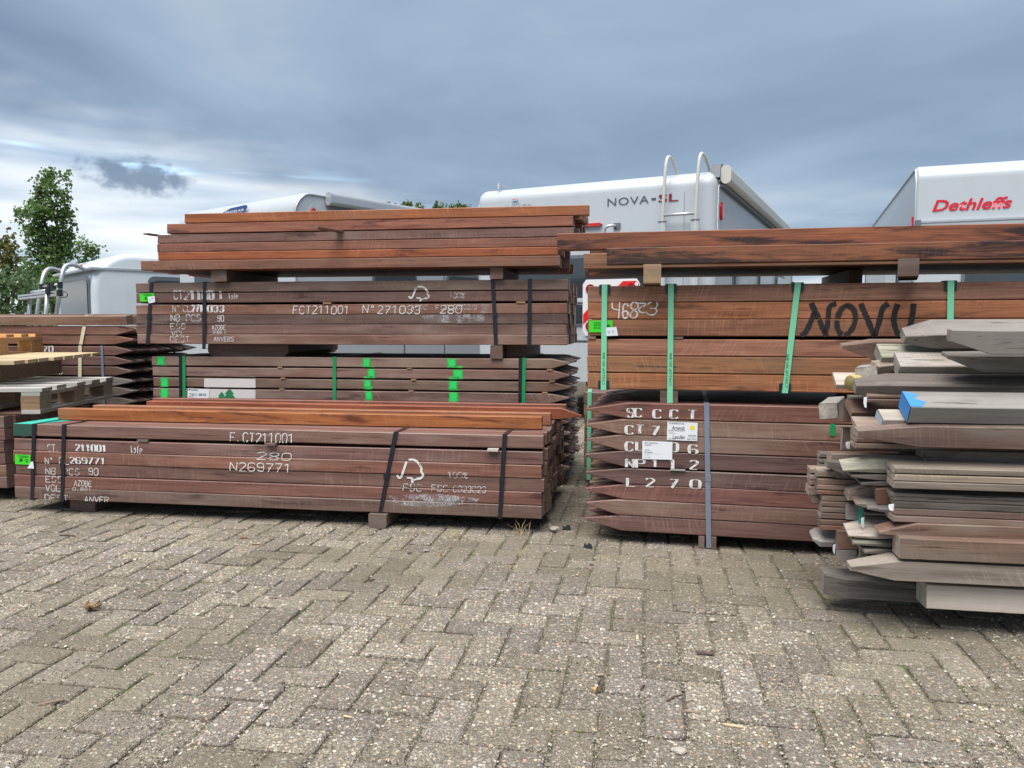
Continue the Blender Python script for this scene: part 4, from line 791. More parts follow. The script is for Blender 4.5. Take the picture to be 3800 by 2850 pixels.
for i, (x, y, h, m, lab) in enumerate(((3008, 1740, 0.016, RED, 'top end lath of the outermost left stack'), (3008, 1762, 0.017, RED, 'middle end lath of the outermost left stack'), (3008, 1784, 0.016, RED, 'bottom end lath of the outermost left stack'),
        (3034, 1746, 0.022, TAN, 'thick pale lath on top of the left lath stack'), (3036, 1776, 0.020, AZB, 'first dark lath below the thick pale one'), (3034, 1799, 0.017, AZB, 'second dark lath below the thick pale one'), (3034, 1820, 0.014, AZB, 'third dark lath below the thick pale one'),
        (3002, 1806, 0.030, RED, 'upper of two rough lath ends jutting out lowest on the left'), (3018, 1840, 0.028, RED, 'lower of two rough lath ends jutting out lowest on the left'),
        (3051, 1839, 0.018, RED, 'first red lath in the middle of the left lath stack'), (3051, 1861, 0.018, RED, 'second red lath in the middle of the left lath stack'), (3050, 1883, 0.017, RED, 'third red lath in the middle of the left lath stack'),
        (3047, 1904, 0.019, RED, 'first brown lath at the foot of the left lath stack'), (3047, 1928, 0.018, AZB, 'second brown lath at the foot of the left lath stack'), (3047, 1950, 0.017, AZB, 'third brown lath at the foot of the left lath stack'))):
    H(lab, m, (x, y, 2.66 if x < 3025 else 2.62), (0.06, h), 0.45, None, -10, 3)
H('red post with a grey sloping cut beside the left lath stack', RED, (3256, 1800, 2.52), (0.07, 0.066), 0.8, (0.085, 0.8, 0.55, 0.2), -8, 10)
H('flat grey board standing on edge below the red sloping cut', GRY, (3146, 1872, 2.58), (0.02, 0.054), 0.055, None, -8, name='plank', cat='plank')
H('short brown plank with a pale edge tucked left of the dark laths', AZB, (3252, 1815, 2.46), (0.02, 0.056), 0.12, None, -8, 10, -8, name='plank', cat='plank')
H('small red pointed offcut below the short brown plank', RED, (3240, 1868, 2.48), (0.06, 0.026), 0.5, (0.05, 0.8, 0.4, 0.8), -8, 15)
H('grey pointed plank end over the red-brown sloping post', GRY, (3312, 1893, 2.44), (0.07, 0.016), 0.6, (0.07, 0.8, 0.4, 0.4), -8, 26, name='plank', cat='plank')
for i, y in enumerate((1902, 1916, 1930)): H(('top', 'middle', 'bottom')[i] + ' one of three short dark lath ends deep in the pile', GRD, (3212, y, 2.54), (0.06, 0.010), 0.5)
H('red flat plank slanting out below the left lath stack', RED, (3130, 1962, 2.60), (0.075, 0.012), 0.6, None, -3, 26, -2, name='plank', cat='plank')
H('pale pointed plank above the mossy layered points', PAL, (3262, 1990, 2.47), (0.09, 0.014), 0.7, (0.09, 0.9, 0.6, 0.3), -4, 28, -3, name='plank', cat='plank')
for i, (y, lab) in enumerate(((2020, 'upper of three mossy layered points beside the square red-brown post'), (2040, 'middle of three mossy layered points beside the square red-brown post'), (2058, 'lowest of three mossy layered points beside the square red-brown post'))):
    H(lab, MOS if i == 0 else GRD, (3292 + 8 * i, y, 2.46), (0.09, 0.0155), 0.8, (0.10 - 0.025 * i, 0.9, 0.4, 0.3), -6, 26 if i == 0 else 5, -1, name='plank', cat='plank')
H('grey split post with a short point low at the far left', GRY, (3046, 2010, 2.64), (0.08, 0.024), 0.6, (0.02, 0.7, 0.5, 0.7), -4, 24)
H('smooth dark red board standing upright low in the pile', AZD, (3110, 1970, 2.58), (0.022, 0.064), 0.075, None, -8, name='board', cat='board')
H('grey-brown board end under the dark red upright one', GRD, (3110, 2040, 2.58), (0.022, 0.040), 0.06, None, -8, name='board', cat='board')
H('mossy upright stub between the low boards and mossy points', MOS, (3195, 2036, 2.54), (0.025, 0.052), 0.022, None, -8, name='stub', cat='offcut')
mb = MB(); mb.box((0, 0, -0.066), (0.011, 0.004, 0)); o = mb.build('plastic_strip', plain('teal_plastic', (0.01, 0.33, 0.22), 0.4)); o.location = at(3190, 1876, 2.53); tag(o, 'teal plastic strip hanging between the boards of the weathered pile', 'plastic strip')
for px, s, lab in (((3206, 1475, 2.47), (0.010, 0.034), 'small white tag dangling under the chisel-pointed post'), ((3140, 1640, 2.62), (0.014, 0.024), 'torn white tag on the pale-ended lath stack'), ((3298, 1872, 2.38), (0.016, 0.020), 'white square tag on the end of the dark laths'), ((3092, 2022, 2.60), (0.008, 0.032), 'white strip tag on the boards low in the pile'), ((3197, 1922, 2.50), (0.009, 0.034), 'crumpled white film scrap hanging beside the teal strip')):
    mb = MB(); w, h = s; mb.add([(0, 0, 0), (w, 0.002, 0.002), (w * 0.9, 0.001, -h), (w * 0.2, -0.003, -h * 0.9), (-0.001, -0.002, -h * 0.5)], [(0, 1, 2, 3, 4)]); me = mb.mesh('tag'); o = link('tag', me, PAPER); o.location = at(*px); o.rotation_euler = (0, 0, R(-8)); tag(o, lab, 'tag')
    md = o.modifiers.new('thick', 'SOLIDIFY'); md.thickness = 0.0008
g = random.Random(12)
for k in range(10):                        # the hidden heart of the pile
    for j in range(2):
        z = 0.085 + k * 0.085; px = 3330 + g.uniform(-60, 60) + j * 20; Y = 2.78 + j * 0.15
        q = H('dark post hidden in the heart of the weathered pile', GRD, (px, 1215 + (CAM_H - z - 0.075) / Y * 2854, Y), (0.12, 0.075), 1.2); q['group'] = 'hidden posts in the heart of the weathered pile'
for px, lab in (((3560, 2.38), 'bearer under the near part of the weathered pile'), ):
    p = at(px[0], 2280, px[1]); mb = MB(); mb.box((0, 0.30, 0), (0.09, 0.75, 0.082)); o = mb.build('bearer', SKD); o.location = (p.x, p.y, 0.002); o.rotation_euler = (0, 0, R(-10)); tag(o, lab, 'bearer')

# ================================================================== bundle I: pointed posts behind the pallets, far left
I = bundle('bundle of pointed posts at the far left behind the pallets, tied with cream strap', (-420, 1530, 5.95), (492, 1510, 5.62), 0.10, (0.068, 0.066), [0] + [0.0078] * 9, 13, [AZD, GRD, AZD], tr=(0.13, 0.7, 0.12, 0.5), jx=0.02, jy=0.002, seed=51)
I2 = bundle('reddish pointed posts strapped on top of the far left bundle', (-420, 1290, 5.95), (488, 1280, 5.62), 0.10 + I['top'] + 0.012, (0.068, 0.066), [0, 0.002], 13, [AZ, AZ, RED], tr=(0.13, 0.7, 0.12, 0.5), jx=0.03, jy=0.003, seed=52)
zt = 0.10 + I['top'] + 0.012 + I2['top']
q = loose('post', 'brown squared post with a bleached edge lying on the far left pile', 'post', AZB, (468, 1180, 5.60), (0.07, 0.066), 2.0, None, yaw=math.degrees(I['o'].rotation_euler.z), anchor='tr', roll=9); q.location.z = zt + 0.070
q = loose('post', 'red-brown post behind the bleached edged one on the far left pile', 'post', AZ, (520, 1160, 5.75), (0.07, 0.066), 2.0, None, yaw=math.degrees(I['o'].rotation_euler.z), anchor='tr', roll=3); q.location.z = zt + 0.074
q = loose('post', 'farthest red-brown post on top of the far left pile', 'post', AZ, (540, 1150, 5.90), (0.07, 0.066), 2.0, None, yaw=math.degrees(I['o'].rotation_euler.z), anchor='tr'); q.location.z = zt + 0.092
write(I, 'NP170', (100, 1284, 204, 1306), STENCIL, 'stencil_lettering', 'nib', 3); write(I, 'S', (219, 1368, 232, 1388), STENCIL, 'stencil_lettering', 'nib', 4)
strap(I, (300, 1300), (290, 1500), 0.028, CSTR, lift=0.004); strap(I, (385, 1440), (388, 1500), 0.02, GSTR, lift=0.003)
xs = face(I2['o'], 310, 1250)[0]; mb = MB(); band(mb, [(xs - 0.02, I2['front'] - 0.004, 0), (xs + 0.035, I2['front'] - 0.004, I2['top'] + 0.075), (xs + 0.035, 0.05, I2['top'] + 0.080)], 0.028); mb.build('strap', CSTR, I2['o'])
mb = MB(); band(mb, [(0, -0.004, 0), (0, 0.9, 0.01)], 0.02); mb.v = [(a + b * 1.1, b, c) for a, b, c in mb.v]; o = mb.build('cream_strap', CSTR, I2['o']); o.location = (xs + 0.04, 0, I2['top'] + 0.085)
# ================================================================== bundle J: end of a bundle at the left edge
J = bundle('bundle of dark posts cut off by the left edge, only its ragged right end showing', (-520, 1838, 4.42), (26, 1838, 4.28), 0.075, (0.066, 0.0655), [0, 0.001, 0.001, 0.002, 0.002, 0.002], 12, [AZD, AZB, AZD], jx=0.02, jy=0.004, seed=61)
skid(J, (-300, 1850), (-240, 1850), 0.072, SKD, 0.01)
# ================================================================== pallets on J
ZJ = 0.075 + J['top']
def pallet(label, px, z, yaw, tilt, mats, deck=7, bottom=True, boards_w=0.1, seed=1, blocks=True):
    """1.2 x 0.8 m pallet; its near right corner stands at photo pixel px=(x, y, depth), long side running away from the camera"""
    p = at(*px); o = empty('pallet', label, 'pallet', (p.x, p.y, z), R(yaw), 'pallets stacked at the left edge'); o.rotation_euler = (R(tilt), 0, R(yaw)); g = random.Random(seed)
    dk, bl = mats; Wd, Ln = 0.8, 1.0
    for k in range(deck):
        y = k * (Ln - boards_w) / (deck - 1); mb = MB(); e = g.uniform(-0.012, 0.012)
        mb.box((-Wd, y, 0.122 + g.uniform(0, 0.002)), (e, y + boards_w, 0.144)); mb.build('deck_board', dk, o)
    for x in (-0.10, -0.45, -0.80):
        if blocks:
            mb = MB(); mb.box((x, 0, 0.100), (x + 0.10, Ln, 0.1215)); mb.build('stringer', dk, o)
            for y in (0.0, 0.43, Ln - 0.14):
                mb = MB(); mb.box((x - 0.004, y, 0.0225), (x + 0.096, y + 0.14, 0.0995)); mb.build('block', bl, o)
            mb = MB(); mb.box((x, -0.005, 0.0), (x + 0.10, Ln + 0.005, 0.022)); mb.build('bottom_board', dk, o)
        else:
            mb = MB(); xo = x * 0.75 - 0.24; mb.box((xo, 0.01, 0.0), (xo + 0.045, Ln - 0.01, 0.1215)); mb.build('stringer', bl, o)
    return o
pallet('weathered grey pallet lowest in the pallet stack at the left edge', (150, 1500, 4.30), ZJ + 0.012, 6, 0.0, (PGR, PBR), 5, seed=2, boards_w=0.12)
pallet('yellowed pine pallet in the middle of the pallet stack at the left edge', (60, 1400, 4.46), ZJ + 0.158, 2, 1.0, (PAY, PBR), 8, seed=4, boards_w=0.105, blocks=False)
pallet('fresh orange pine pallet on top of the stack at the left edge', (-170, 1320, 4.62), ZJ + 0.306, 4, 0.0, (PIN, PIN), 6, seed=6, boards_w=0.09)

# ================================================================== caravans
def skin(name, c, rough):
    m, nt, b = bare(name); P = nd(nt, 'ShaderNodeTexCoord').outputs['Object']
    st = noise(nt, vmap(nt, P, (7, 7, 0.7)), 1.0, 4, 0.6); bl = noise(nt, P, 1.6, 4, 0.6)
    c_ = mixc(nt, mt(nt, 'MULTIPLY', sstep(nt, mt(nt, 'ADD', mt(nt, 'MULTIPLY', st, 0.6), mt(nt, 'MULTIPLY', bl, 0.4)), 0.48, 0.70), 0.22), c, tuple(x * f for x, f in zip(c, (0.72, 0.70, 0.64))))
    nt.links.new(c_, b.inputs['Base Color']); b.inputs['Roughness'].default_value = rough; return m
GRP = skin('white_caravan_skin', (0.45, 0.485, 0.52), 0.32)
GRP2 = skin('off_white_caravan_skin', (0.43, 0.465, 0.50), 0.42)
ALU = plain('silver_aluminium', (0.52, 0.54, 0.56), 0.35, 0.55, 0.06, 8)
GREYT = plain('grey_rubber_trim', (0.13, 0.145, 0.165), 0.5, 0, 0.1, 8)
CREAM = plain('cream_plastic', (0.55, 0.55, 0.50), 0.45, 0, 0.05)
def lens(name, c):
    m, nt, b = bare(name); b.inputs['Base Color'].default_value = c + (1,); b.inputs['Roughness'].default_value = 0.2; b.inputs['Coat Weight'].default_value = 0.5; return m
REDL = lens('red_lamp_lens', (0.55, 0.012, 0.012))
def glass_mat():
    m, nt, b = bare('tinted_window'); b.inputs['Base Color'].default_value = (0.035, 0.045, 0.055, 1); b.inputs['Roughness'].default_value = 0.06; b.inputs['Specular IOR Level'].default_value = 0.8; return m
WIN = glass_mat()
SLATE = plain('slate_lettering', (0.075, 0.09, 0.12), 0.4); CRIM = plain('crimson_lettering', (0.22, 0.012, 0.03), 0.4); REDT = plain('red_lettering', (0.62, 0.01, 0.03), 0.4); WHT = plain('white_print', (0.8, 0.8, 0.8), 0.4); NAVY = plain('navy_badge', (0.03, 0.075, 0.24), 0.35); MIDB = plain('pale_badge_blue', (0.20, 0.27, 0.42), 0.35); PGREY = plain('pale_grey_print', (0.36, 0.39, 0.43), 0.4)
def profile(H_, L, r, zb, lean=0.0, rf=0.5, n=8):
    p = [(0.0, zb), (0.0, H_ * 0.55), (lean * 0.5, H_ - r * 1.6)] if lean else [(0.0, zb)]
    for k in range(n + 1):
        a = math.pi / 2 * k / n; p.append((lean + r - r * math.cos(a), H_ - r + r * math.sin(a)))
    for k in range(n + 1):
        a = math.pi / 2 * k / n; p.append((L - rf + rf * math.sin(a), H_ - rf + rf * math.cos(a)))
    return p + [(L, zb)]
def caravan(label, pl, pr, W, L, H_, r, mat, lean=0.0, zb=0.42, bev=0.05, rf=0.5, trim=True):
    A_, B_ = at(*pl), at(*pr); o = empty('caravan', label, 'caravan', (A_.x, A_.y, 0), math.atan2(B_.y - A_.y, B_.x - A_.x)); W = W or math.hypot(B_.x - A_.x, B_.y - A_.y)
    prof = profile(H_, L, r, zb, lean, rf); mb = MB(); mb.prism(prof, 0, 0, W); me = mb.mesh('body')
    bm = bmesh.new(); bm.from_mesh(me)
    ed = [e for e in bm.edges if abs(e.verts[0].co.x - e.verts[1].co.x) < 1e-5 and (e.verts[0].co.z > zb + .01 or e.verts[1].co.z > zb + .01)]
    bmesh.ops.bevel(bm, geom=ed, offset=bev, segments=4, affect='EDGES', profile=0.5); bm.to_mesh(me); bm.free()
    for p in me.polygons: p.use_smooth = True
    me.set_sharp_from_angle(angle=R(35)); link('body', me, mat, o)
    for x in (0.0, W) if trim else ():          # seam trim along the side edges
        s = -1 if x == 0 else 1
        mb = MB(); mb.tube([(x + s * 0.004, y, z) for y, z in [(y + bev * 0.9 if z < H_ - 0.02 and y < L / 2 else y, z - (bev * 0.9 if z > H_ - r else 0)) for y, z in prof]], 0.011, 6); mb.build('edge_trim', ALU, o, True)
    for x in (0.35, W - 0.55):
        for y in (L * 0.45,):
            mb = MB(); mb.tube([(x, y, 0.32), (x + 0.2, y, 0.32)], 0.32, 20); mb.build('wheel', BPL, o)
    return o, W
def win(o, c, axis, at_, mat=WIN, fr=0.035, name='window'):
    """framed window on a wall: c=(a0, z0, a1, z1) in the wall's own measures; axis 1: rear wall at y=at_, axis 0: side wall at x=at_"""
    def rr(a0, z0, a1, z1, r, n=4):
        out = []
        for cx, cz, s in ((a1 - r, z1 - r, 0), (a0 + r, z1 - r, 1), (a0 + r, z0 + r, 2), (a1 - r, z0 + r, 3)):
            for k in range(n + 1):
                t = math.pi / 2 * (s + k / n); out.append((cx + r * math.cos(t), cz + r * math.sin(t)))
        return out
    sg = -1 if axis == 1 or at_ < 0.5 else 1
    mb = MB(); mb.prism(rr(*c, 0.10), axis, at_ + sg * 0.002, at_ + sg * 0.018); w = mb.build(name, GREYT, o)
    mb = MB(); mb.prism(rr(c[0] + fr, c[1] + fr, c[2] - fr, c[3] - fr, 0.08), axis, at_ + sg * 0.018, at_ + sg * 0.030); mb.build('pane', mat, w)
    return w
# --- the large one in the middle
hy, W = caravan('white caravan with roof ladder behind the middle, lettered NOVA-SL', (1768, 1215, 8.50), (2648, 1215, 7.36), None, 6.2, 2.47, 0.15, GRP, bev=0.09)
tl, br = face(hy, 2255, 737), face(hy, 2432, 762); br = (br[0], face(hy, 2262, 765)[1])
type_on(hy, 'NOVA', tl, (face(hy, 2408, 760)[0], br[1]), -0.006, SLATE, 'lettering', 0, 0.0, 1.1); x = face(hy, 2418, 740)[0]; zc = (tl[1] + br[1]) / 2
mb = MB(); mb.box((x, -0.006, zc - 0.008), (x + 0.045, -0.003, zc + 0.010)); mb.build('lettering', SLATE, hy)
type_on(hy, 'SL', (face(hy, 2444, 720)[0], tl[1]), (face(hy, 2518, 748)[0], br[1]), -0.006, CRIM, 'lettering', 0, 0.012)
t2 = face(hy, 1858, 764); type_on(hy, 'HYMER', t2, (face(hy, 1978, 780)[0], t2[1] - 0.085), -0.006, PGREY, 'lettering')
fx, fz = face(hy, 1903, 739)
for k, m in enumerate((REDT, WHT, INKB)):
    mb = MB(); mb.box((fx, -0.006, fz - 0.008 * (k + 1)), (fx + 0.062, -0.003, fz - 0.008 * k - 0.0005)); mb.build('flag_print', m, hy)
for k in range(3):
    mb = MB(); cxx = fx + 0.005 + 0.028 * k; mb.tube([(cxx + 0.014 * math.cos(t * .524), -0.004, fz - 0.045 + 0.014 * math.sin(t * .524)) for t in range(13)], 0.0016, 4, False); mb.build('ring_print', PGREY, hy)
a_, b_ = face(hy, 2140, 846), face(hy, 2236, 827); mb = MB(); mb.prism([(a_[0], a_[1]), (b_[0] - .02, a_[1] + .004), (b_[0], b_[1] - .012), (b_[0] - .02, b_[1]), (a_[0], b_[1] - .004)], 1, -0.035, -0.002); mb.build('brake_light', REDL, hy)
x, z = face(hy, 2254, 868); x2, z2 = face(hy, 2285, 843); mb = MB(); mb.tube(smooth_path([(x, -0.06, z - 0.4), (x, -0.08, z), (x + 0.01, -0.09, z2), (x2, -0.07, z2 + 0.01), (x2, -0.004, z2 + 0.01)], 2), 0.014, 8); mb.build('grab_handle', ALU, hy, True)
mb = MB(); mb.box((x2 - 0.02, -0.012, z2 - 0.02), (x2 + 0.05, -0.002, z2 + 0.04)); mb.build('handle_mount', GREYT, hy)
ld = []
for px in (2458, 2580):
    x = face(hy, px, 800, -0.08)[0]; ld.append(x); dxx = 0.02
    mb = MB(); mb.tube(smooth_path([(x, -0.085, 0.9), (x, -0.085, 1.9), (x + dxx, -0.085, 2.44), (x + 0.03, -0.05, 2.62), (x + 0.045, 0.06, 2.62), (x + 0.06, 0.20, 2.50), (x + 0.06, 0.24, 2.44)], 2), 0.0165, 8); mb.build('ladder_rail', CREAM, hy, True)
    mb = MB(); mb.box((x - 0.036, -0.098, 0.8), (x + 0.036, -0.070, 1.99)); mb.build('ladder_sleeve', GRP2, hy); mb = MB(); mb.box((x - 0.04, -0.102, 1.99), (x + 0.04, -0.066, 2.00)); mb.build('sleeve_cap', GREYT, hy)
for z in (2.055, 1.77): mb = MB(); mb.tube([(ld[0], -0.085, z), (ld[1], -0.085, z)], 0.014, 8); mb.build('rung', ALU, hy, True)
for x in (W - 0.30, 0.22):          # corner column seams
    mb = MB(); mb.tube([(x, -0.002, 0.5), (x, -0.002, 2.28)], 0.004, 6); mb.build('panel_seam', PGREY, hy)
mb = MB(); mb.box((W - 0.29, -0.008, 1.66), (W - 0.02, -0.001, 1.69)); mb.build('corner_joint', CREAM, hy)
for z in (1.80,): mb = MB(); mb.box((0.25, -0.004, z), (W - 0.32, -0.0008, z + 0.012)); mb.build('panel_seam', PGREY, hy)
# awning on its right side and corner pieces
def awning(o, W, y0, y1, z, w=0.11, h=0.17, mat=CREAM):
    cap = [(W + 0.02 + (w / 2) + (w / 2) * math.cos(t), z + (h / 2 - w / 2) * (1 if math.sin(t) > 0 else -1) + (w / 2) * math.sin(t)) for t in [2 * math.pi * k / 20 + 0.001 for k in range(20)]]
    mb = MB(); mb.prism(cap, 1, y0 + 0.05, y1); a = mb.build('awning', mat, o, False)
    cx_, cz_ = W + 0.02 + w / 2, z; mb = MB(); mb.prism([(cx_ + (p[0] - cx_) * 1.06, cz_ + (p[1] - cz_) * 1.06) for p in cap], 1, y0, y0 + 0.049); mb.build('end_cap', mat, a)
    mb = MB(); mb.box((W + 0.012, y0 + 0.02, z - h / 2 - 0.03), (W + 0.05, y1, z - h / 2 - 0.004)); mb.build('awning_rail', GREYT, a)
    return a
awning(hy, W, 0.10, 5.0, 2.43, 0.095, 0.165)
mb = MB(); mb.prism([(0.06, 2.40), (0.10, 2.52), (0.18, 2.55), (0.30, 2.47), (0.30, 2.40), (0.1, 2.40)], 0, W - 0.07, W + 0.018); mb.build('ladder_bracket', GREYT, hy)
mb = MB(); mb.prism([(0.20 + 0.035 * math.cos(k * .524), 2.10 + 0.085 * math.sin(k * .524)) for k in range(12)], 0, W + 0.001, W + 0.03); mb.build('side_lamp', REDL, hy)
for y0, y1 in ((1.0, 1.45), (2.7, 3.3), (4.3, 4.9)): win(hy, (y0 - 0.1, 1.05, y1 + 0.3, 1.75), 0, W)
win(hy, (0.4, 1.0, W - 0.5, 1.72), 1, 0.0)
for x, y in ((0.45, 0.5), (1.1, 1.2)): mb = MB(); mb.prism([(x - .2, 2.47), (x + .2, 2.47), (x + .16, 2.54), (x - .16, 2.54)], 1, y, y + 0.4); mb.build('roof_hatch', GREYT, hy)
mb = MB(); mb.tube([(0.25, .05, 2.47), (.25, .05, 2.52), (.25, .4, 2.52), (.25, .4, 2.47)], 0.014); mb.build('roof_rail', ALU, hy)
# warning board and carrier rails behind it
bo = empty('warning_board', 'red and white striped warning board with red reflectors behind the gap between the stacks', 'warning board', at(2150, 1240, 6.75), R(-22))
a0, z1 = face(bo, 2163, 1036); a1, z0 = face(bo, 2372, 1246); z1 = face(bo, 2163, 1038)[1]
mb = MB(); mb.prism([(a0 + .03, z0), (a1 - .03, z0), (a1, z0 + .04), (a1, z1 - .04), (a1 - .03, z1), (a0 + .03, z1), (a0, z1 - .04), (a0, z0 + .04)], 1, 0, 0.012); mb.build('panel', WHT, bo)
rb = plain('red_reflective', (0.72, 0.02, 0.02), 0.4); dr = plain('reflector_red', (0.30, 0.01, 0.025), 0.25)
hgt = z1 - z0
for u in (0.45, 0.92, -0.02):
    xx = a0 + (a1 - a0) * u; pts = [(xx, z1 - hgt * 0.30), (xx + 0.13, z1 - .02), (xx + 0.25, z1 - .02), (xx + 0.02, z1 - hgt * 0.52)] if u > 0 else [(a0 + .005, z1 - hgt * .62), (a0 + .12, z1 - hgt * .36), (a0 + .12, z1 - hgt * .56), (a0 + .005, z1 - hgt * .80)]
    mb = MB(); mb.prism([(min(max(x, a0 + .005), a1 - .005), z) for x, z in pts], 1, -0.003, -0.001); mb.build('stripe', rb, bo)
for u, v in ((.14, .17), (.86, .17), (.14, .83), (.86, .83)):
    mb = MB(); cxx, czz = a0 + (a1 - a0) * u, z1 - hgt * v; mb.prism([(cxx + .042 * math.cos(k * .393), czz + .042 * math.sin(k * .393)) for k in range(16)], 1, -0.010, -0.004); mb.build('reflector', dr, bo)
for y in (1118, 1260):
    z = face(bo, 2160, y)[1]; mb = MB(); mb.box((a0 - 0.10, 0.02, z - 0.03), (a1 + 0.1, 0.06, z + 0.03)); mb.box((a0 - 0.10, 0.005, z - 0.008), (a1 + 0.1, 0.0195, z + 0.008)); mb.build('carrier_rail', GRP2, bo)
for u in (0.2, 0.8): mb = MB(); mb.tube([(a0 + (a1 - a0) * u, 0.05, z0 - 0.1), (a0 + (a1 - a0) * u, 0.05, z1 - 0.1)], 0.015); mb.tube([(a0 + (a1 - a0) * u, 0.05, z0 + 0.1), (a0 + (a1 - a0) * u, 1.2, z0 + 0.1)], 0.015); mb.build('carrier_post', ALU, bo)
# --- the one on the left
cv, W = caravan('white caravan with blue oval badge above the left stack', (672, 1215, 10.60), (1098, 1215, 9.05), None, 5.4, 2.57, 0.26, GRP2, bev=0.02)
q = lambda x, y: face(cv, 500 + x * .4295, 700 + y * .4295)
mb = MB(); mb.prism([q(742, 245), q(760, 212), q(830, 170), q(960, 141), q(975, 147), q(974, 165), q(930, 238), q(915, 252), q(880, 268), q(790, 272), q(745, 262)], 1, -0.006, -0.002); bd = mb.build('badge', NAVY, cv)
mb = MB(); mb.prism([q(760, 246), q(930, 214), q(915, 245), q(860, 262), q(770, 264)], 1, -0.0085, -0.0065); mb.build('badge_field', MIDB, bd)
tl, br = q(762, 196), q(948, 196); type_on(bd, 'CARAVELAIR', (tl[0], q(762, 203)[1]), (br[0], q(765, 224)[1]), -0.011, WHT, 'lettering', 0.25, 0.012)
mb = MB(); mb.prism([(0.27 + 0.05 * math.cos(k * .524), 2.28 + 0.115 * math.sin(k * .524)) for k in range(12)], 0, W + 0.002, W + 0.03); mb.build('side_lamp', REDL, cv)
mb = MB(); mb.prism([(0.27 + 0.07 * math.cos(k * .524), 2.28 + 0.15 * math.sin(k * .524)) for k in range(12)], 0, W + 0.0005, W + 0.012); mb.build('lamp_surround', GRP, cv)
awning(cv, W, 0.45, 5.0, 2.52, 0.10, 0.15, ALU)
win(cv, (0.4, 1.1, W - 0.4, 1.8), 1, 0.0)
for y in (1.2, 2.6, 3.6): win(cv, (y, 1.1, y + 0.8, 1.75), 0, W)
for px in (1410, 1545):
    a = R(0); mb = MB(); y = {1410: 1.75, 1545: 2.55}[px]; mb.box((W + 0.001, y, 0.45), (W + 0.006, y + 0.02, 2.2)); mb.build('door_seam', GREYT, cv)
mb = MB(); mb.box((W + 0.002, 3.55, 0.66), (W + 0.018, 3.80, 0.86)); v = mb.build('vent', CREAM, cv)
for k in range(4): mb = MB(); mb.box((W + 0.019, 3.58, 0.69 + k * 0.038), (W + 0.021, 3.77, 0.705 + k * 0.038)); mb.build('vent_slot', GREYT, v)
# --- the one at the right edge
de, W = caravan('white caravan at the right edge with red Dethleffs style script', (3383, 1215, 7.80), (3990, 1215, 7.32), 2.3, 5.8, 2.60, 0.16, GRP, bev=0.03)
de['label'] = 'white caravan cut off by the right edge, with slanting red lettering'
tl, br = face(de, 3460, 752), face(de, 3756, 760); type_on(de, 'Dethleffs', (tl[0], face(de, 3480, 742)[1]), (br[0], face(de, 3462, 786)[1]), -0.006, REDT, 'lettering', 0.28, 0.022)
x0, z = face(de, 3394, 838); mb = MB(); mb.prism([(-0.035, z - .03), (-0.003, z - .045), (-0.003, z + .045), (-0.035, z + .04)], 0, x0 + 0.03, 2.28); mb.build('handle_rail', ALU, de); mb = MB(); mb.box((x0, -0.05, z - 0.055), (x0 + 0.05, -0.003, z + 0.05)); mb.build('rail_end', GREYT, de)
mb = MB(); mb.box((x0 + 0.05, -0.037, z + 0.012), (2.28, -0.0355, z + 0.022)); mb.build('rail_groove', GREYT, de)
mb = MB(); mb.prism([(0.06, z - 0.20), (0.14, z - 0.20), (0.12, z + 0.02), (0.08, z + 0.10), (0.06, z + 0.02)], 0, -0.03, -0.001); mb.build('side_lamp', REDL, de)
win(de, (0.42, 0.95, 2.1, 1.62), 1, 0.0); win(de, (1.2, 1.1, 2.4, 1.75), 0, 0.0)
# --- the small one with a bicycle rack at far left
sm = caravan('small domed caravan with a silver bicycle rack at the far left', (212, 1215, 12.6), (348, 1215, 11.0), 2.15, 5.0, 2.06, 0.55, skin('bright_white_caravan_skin', (0.60, 0.65, 0.70), 0.3), bev=0.10, rf=0.8, trim=False)[0]
W = 2.15
A_ = at(348, 1215, 11.0); sm.rotation_euler = (0, 0, R(-47)); sm.location = (A_.x - W * math.cos(R(47)), A_.y + W * math.sin(R(47)), 0)
mb = MB(); mb.box((-0.012, -0.012, 1.80), (W + 0.012, 3.2, 1.835)); mb.box((-0.016, -0.016, 1.808), (W + 0.016, 3.2, 1.826)); mb.build('belt_trim', ALU, sm)
win(sm, (W - 1.75, 1.05, W - 0.10, 1.72), 1, 0.0, fr=0.06); win(sm, (0.75, 0.95, 2.2, 1.74), 0, W, fr=0.06)
a_, b_ = face(sm, 318, 986), face(sm, 355, 982); type_on(sm, 'sunny-LT', (W - 0.45, 1.93), (W - 0.12, 1.87), -0.004 + 0.0, SLATE, 'lettering', 0.3)
mb = MB(); mb.box((W - 0.75, -0.03, 1.85), (W - 0.45, 0.0, 1.895)); mb.build('brake_light', REDL, sm)
rk = empty('bicycle_rack', 'silver tube bicycle rack on the small domed caravan', 'bicycle rack', at(180, 1150, 10.8))
def rt(pts, r, name, mat, n=2):
    P_ = [at(*p) - rk.location for p in pts]; mb = MB(); mb.tube(smooth_path(P_, n) if n else P_, r, 10); return mb.build(name, mat, rk, True)
rt([(202, 1260, 10.75), (212, 1150, 10.7), (222, 1080, 10.7), (230, 1020, 10.72), (240, 985, 10.8), (272, 980, 10.9), (318, 1002, 11.1)], 0.028, 'hoop', ALU)
rt([(128, 1260, 11.2), (140, 1150, 11.15), (150, 1085, 11.15), (158, 1030, 11.2), (172, 1000, 11.3), (195, 994, 11.4), (236, 1012, 11.7)], 0.028, 'hoop', ALU)
rt([(155, 1066, 11.0), (228, 1054, 10.7)], 0.020, 'crossbar', ALU, 0); rt([(112, 1086, 10.9), (180, 1078, 10.5)], 0.024, 'crossbar', ALU, 0)
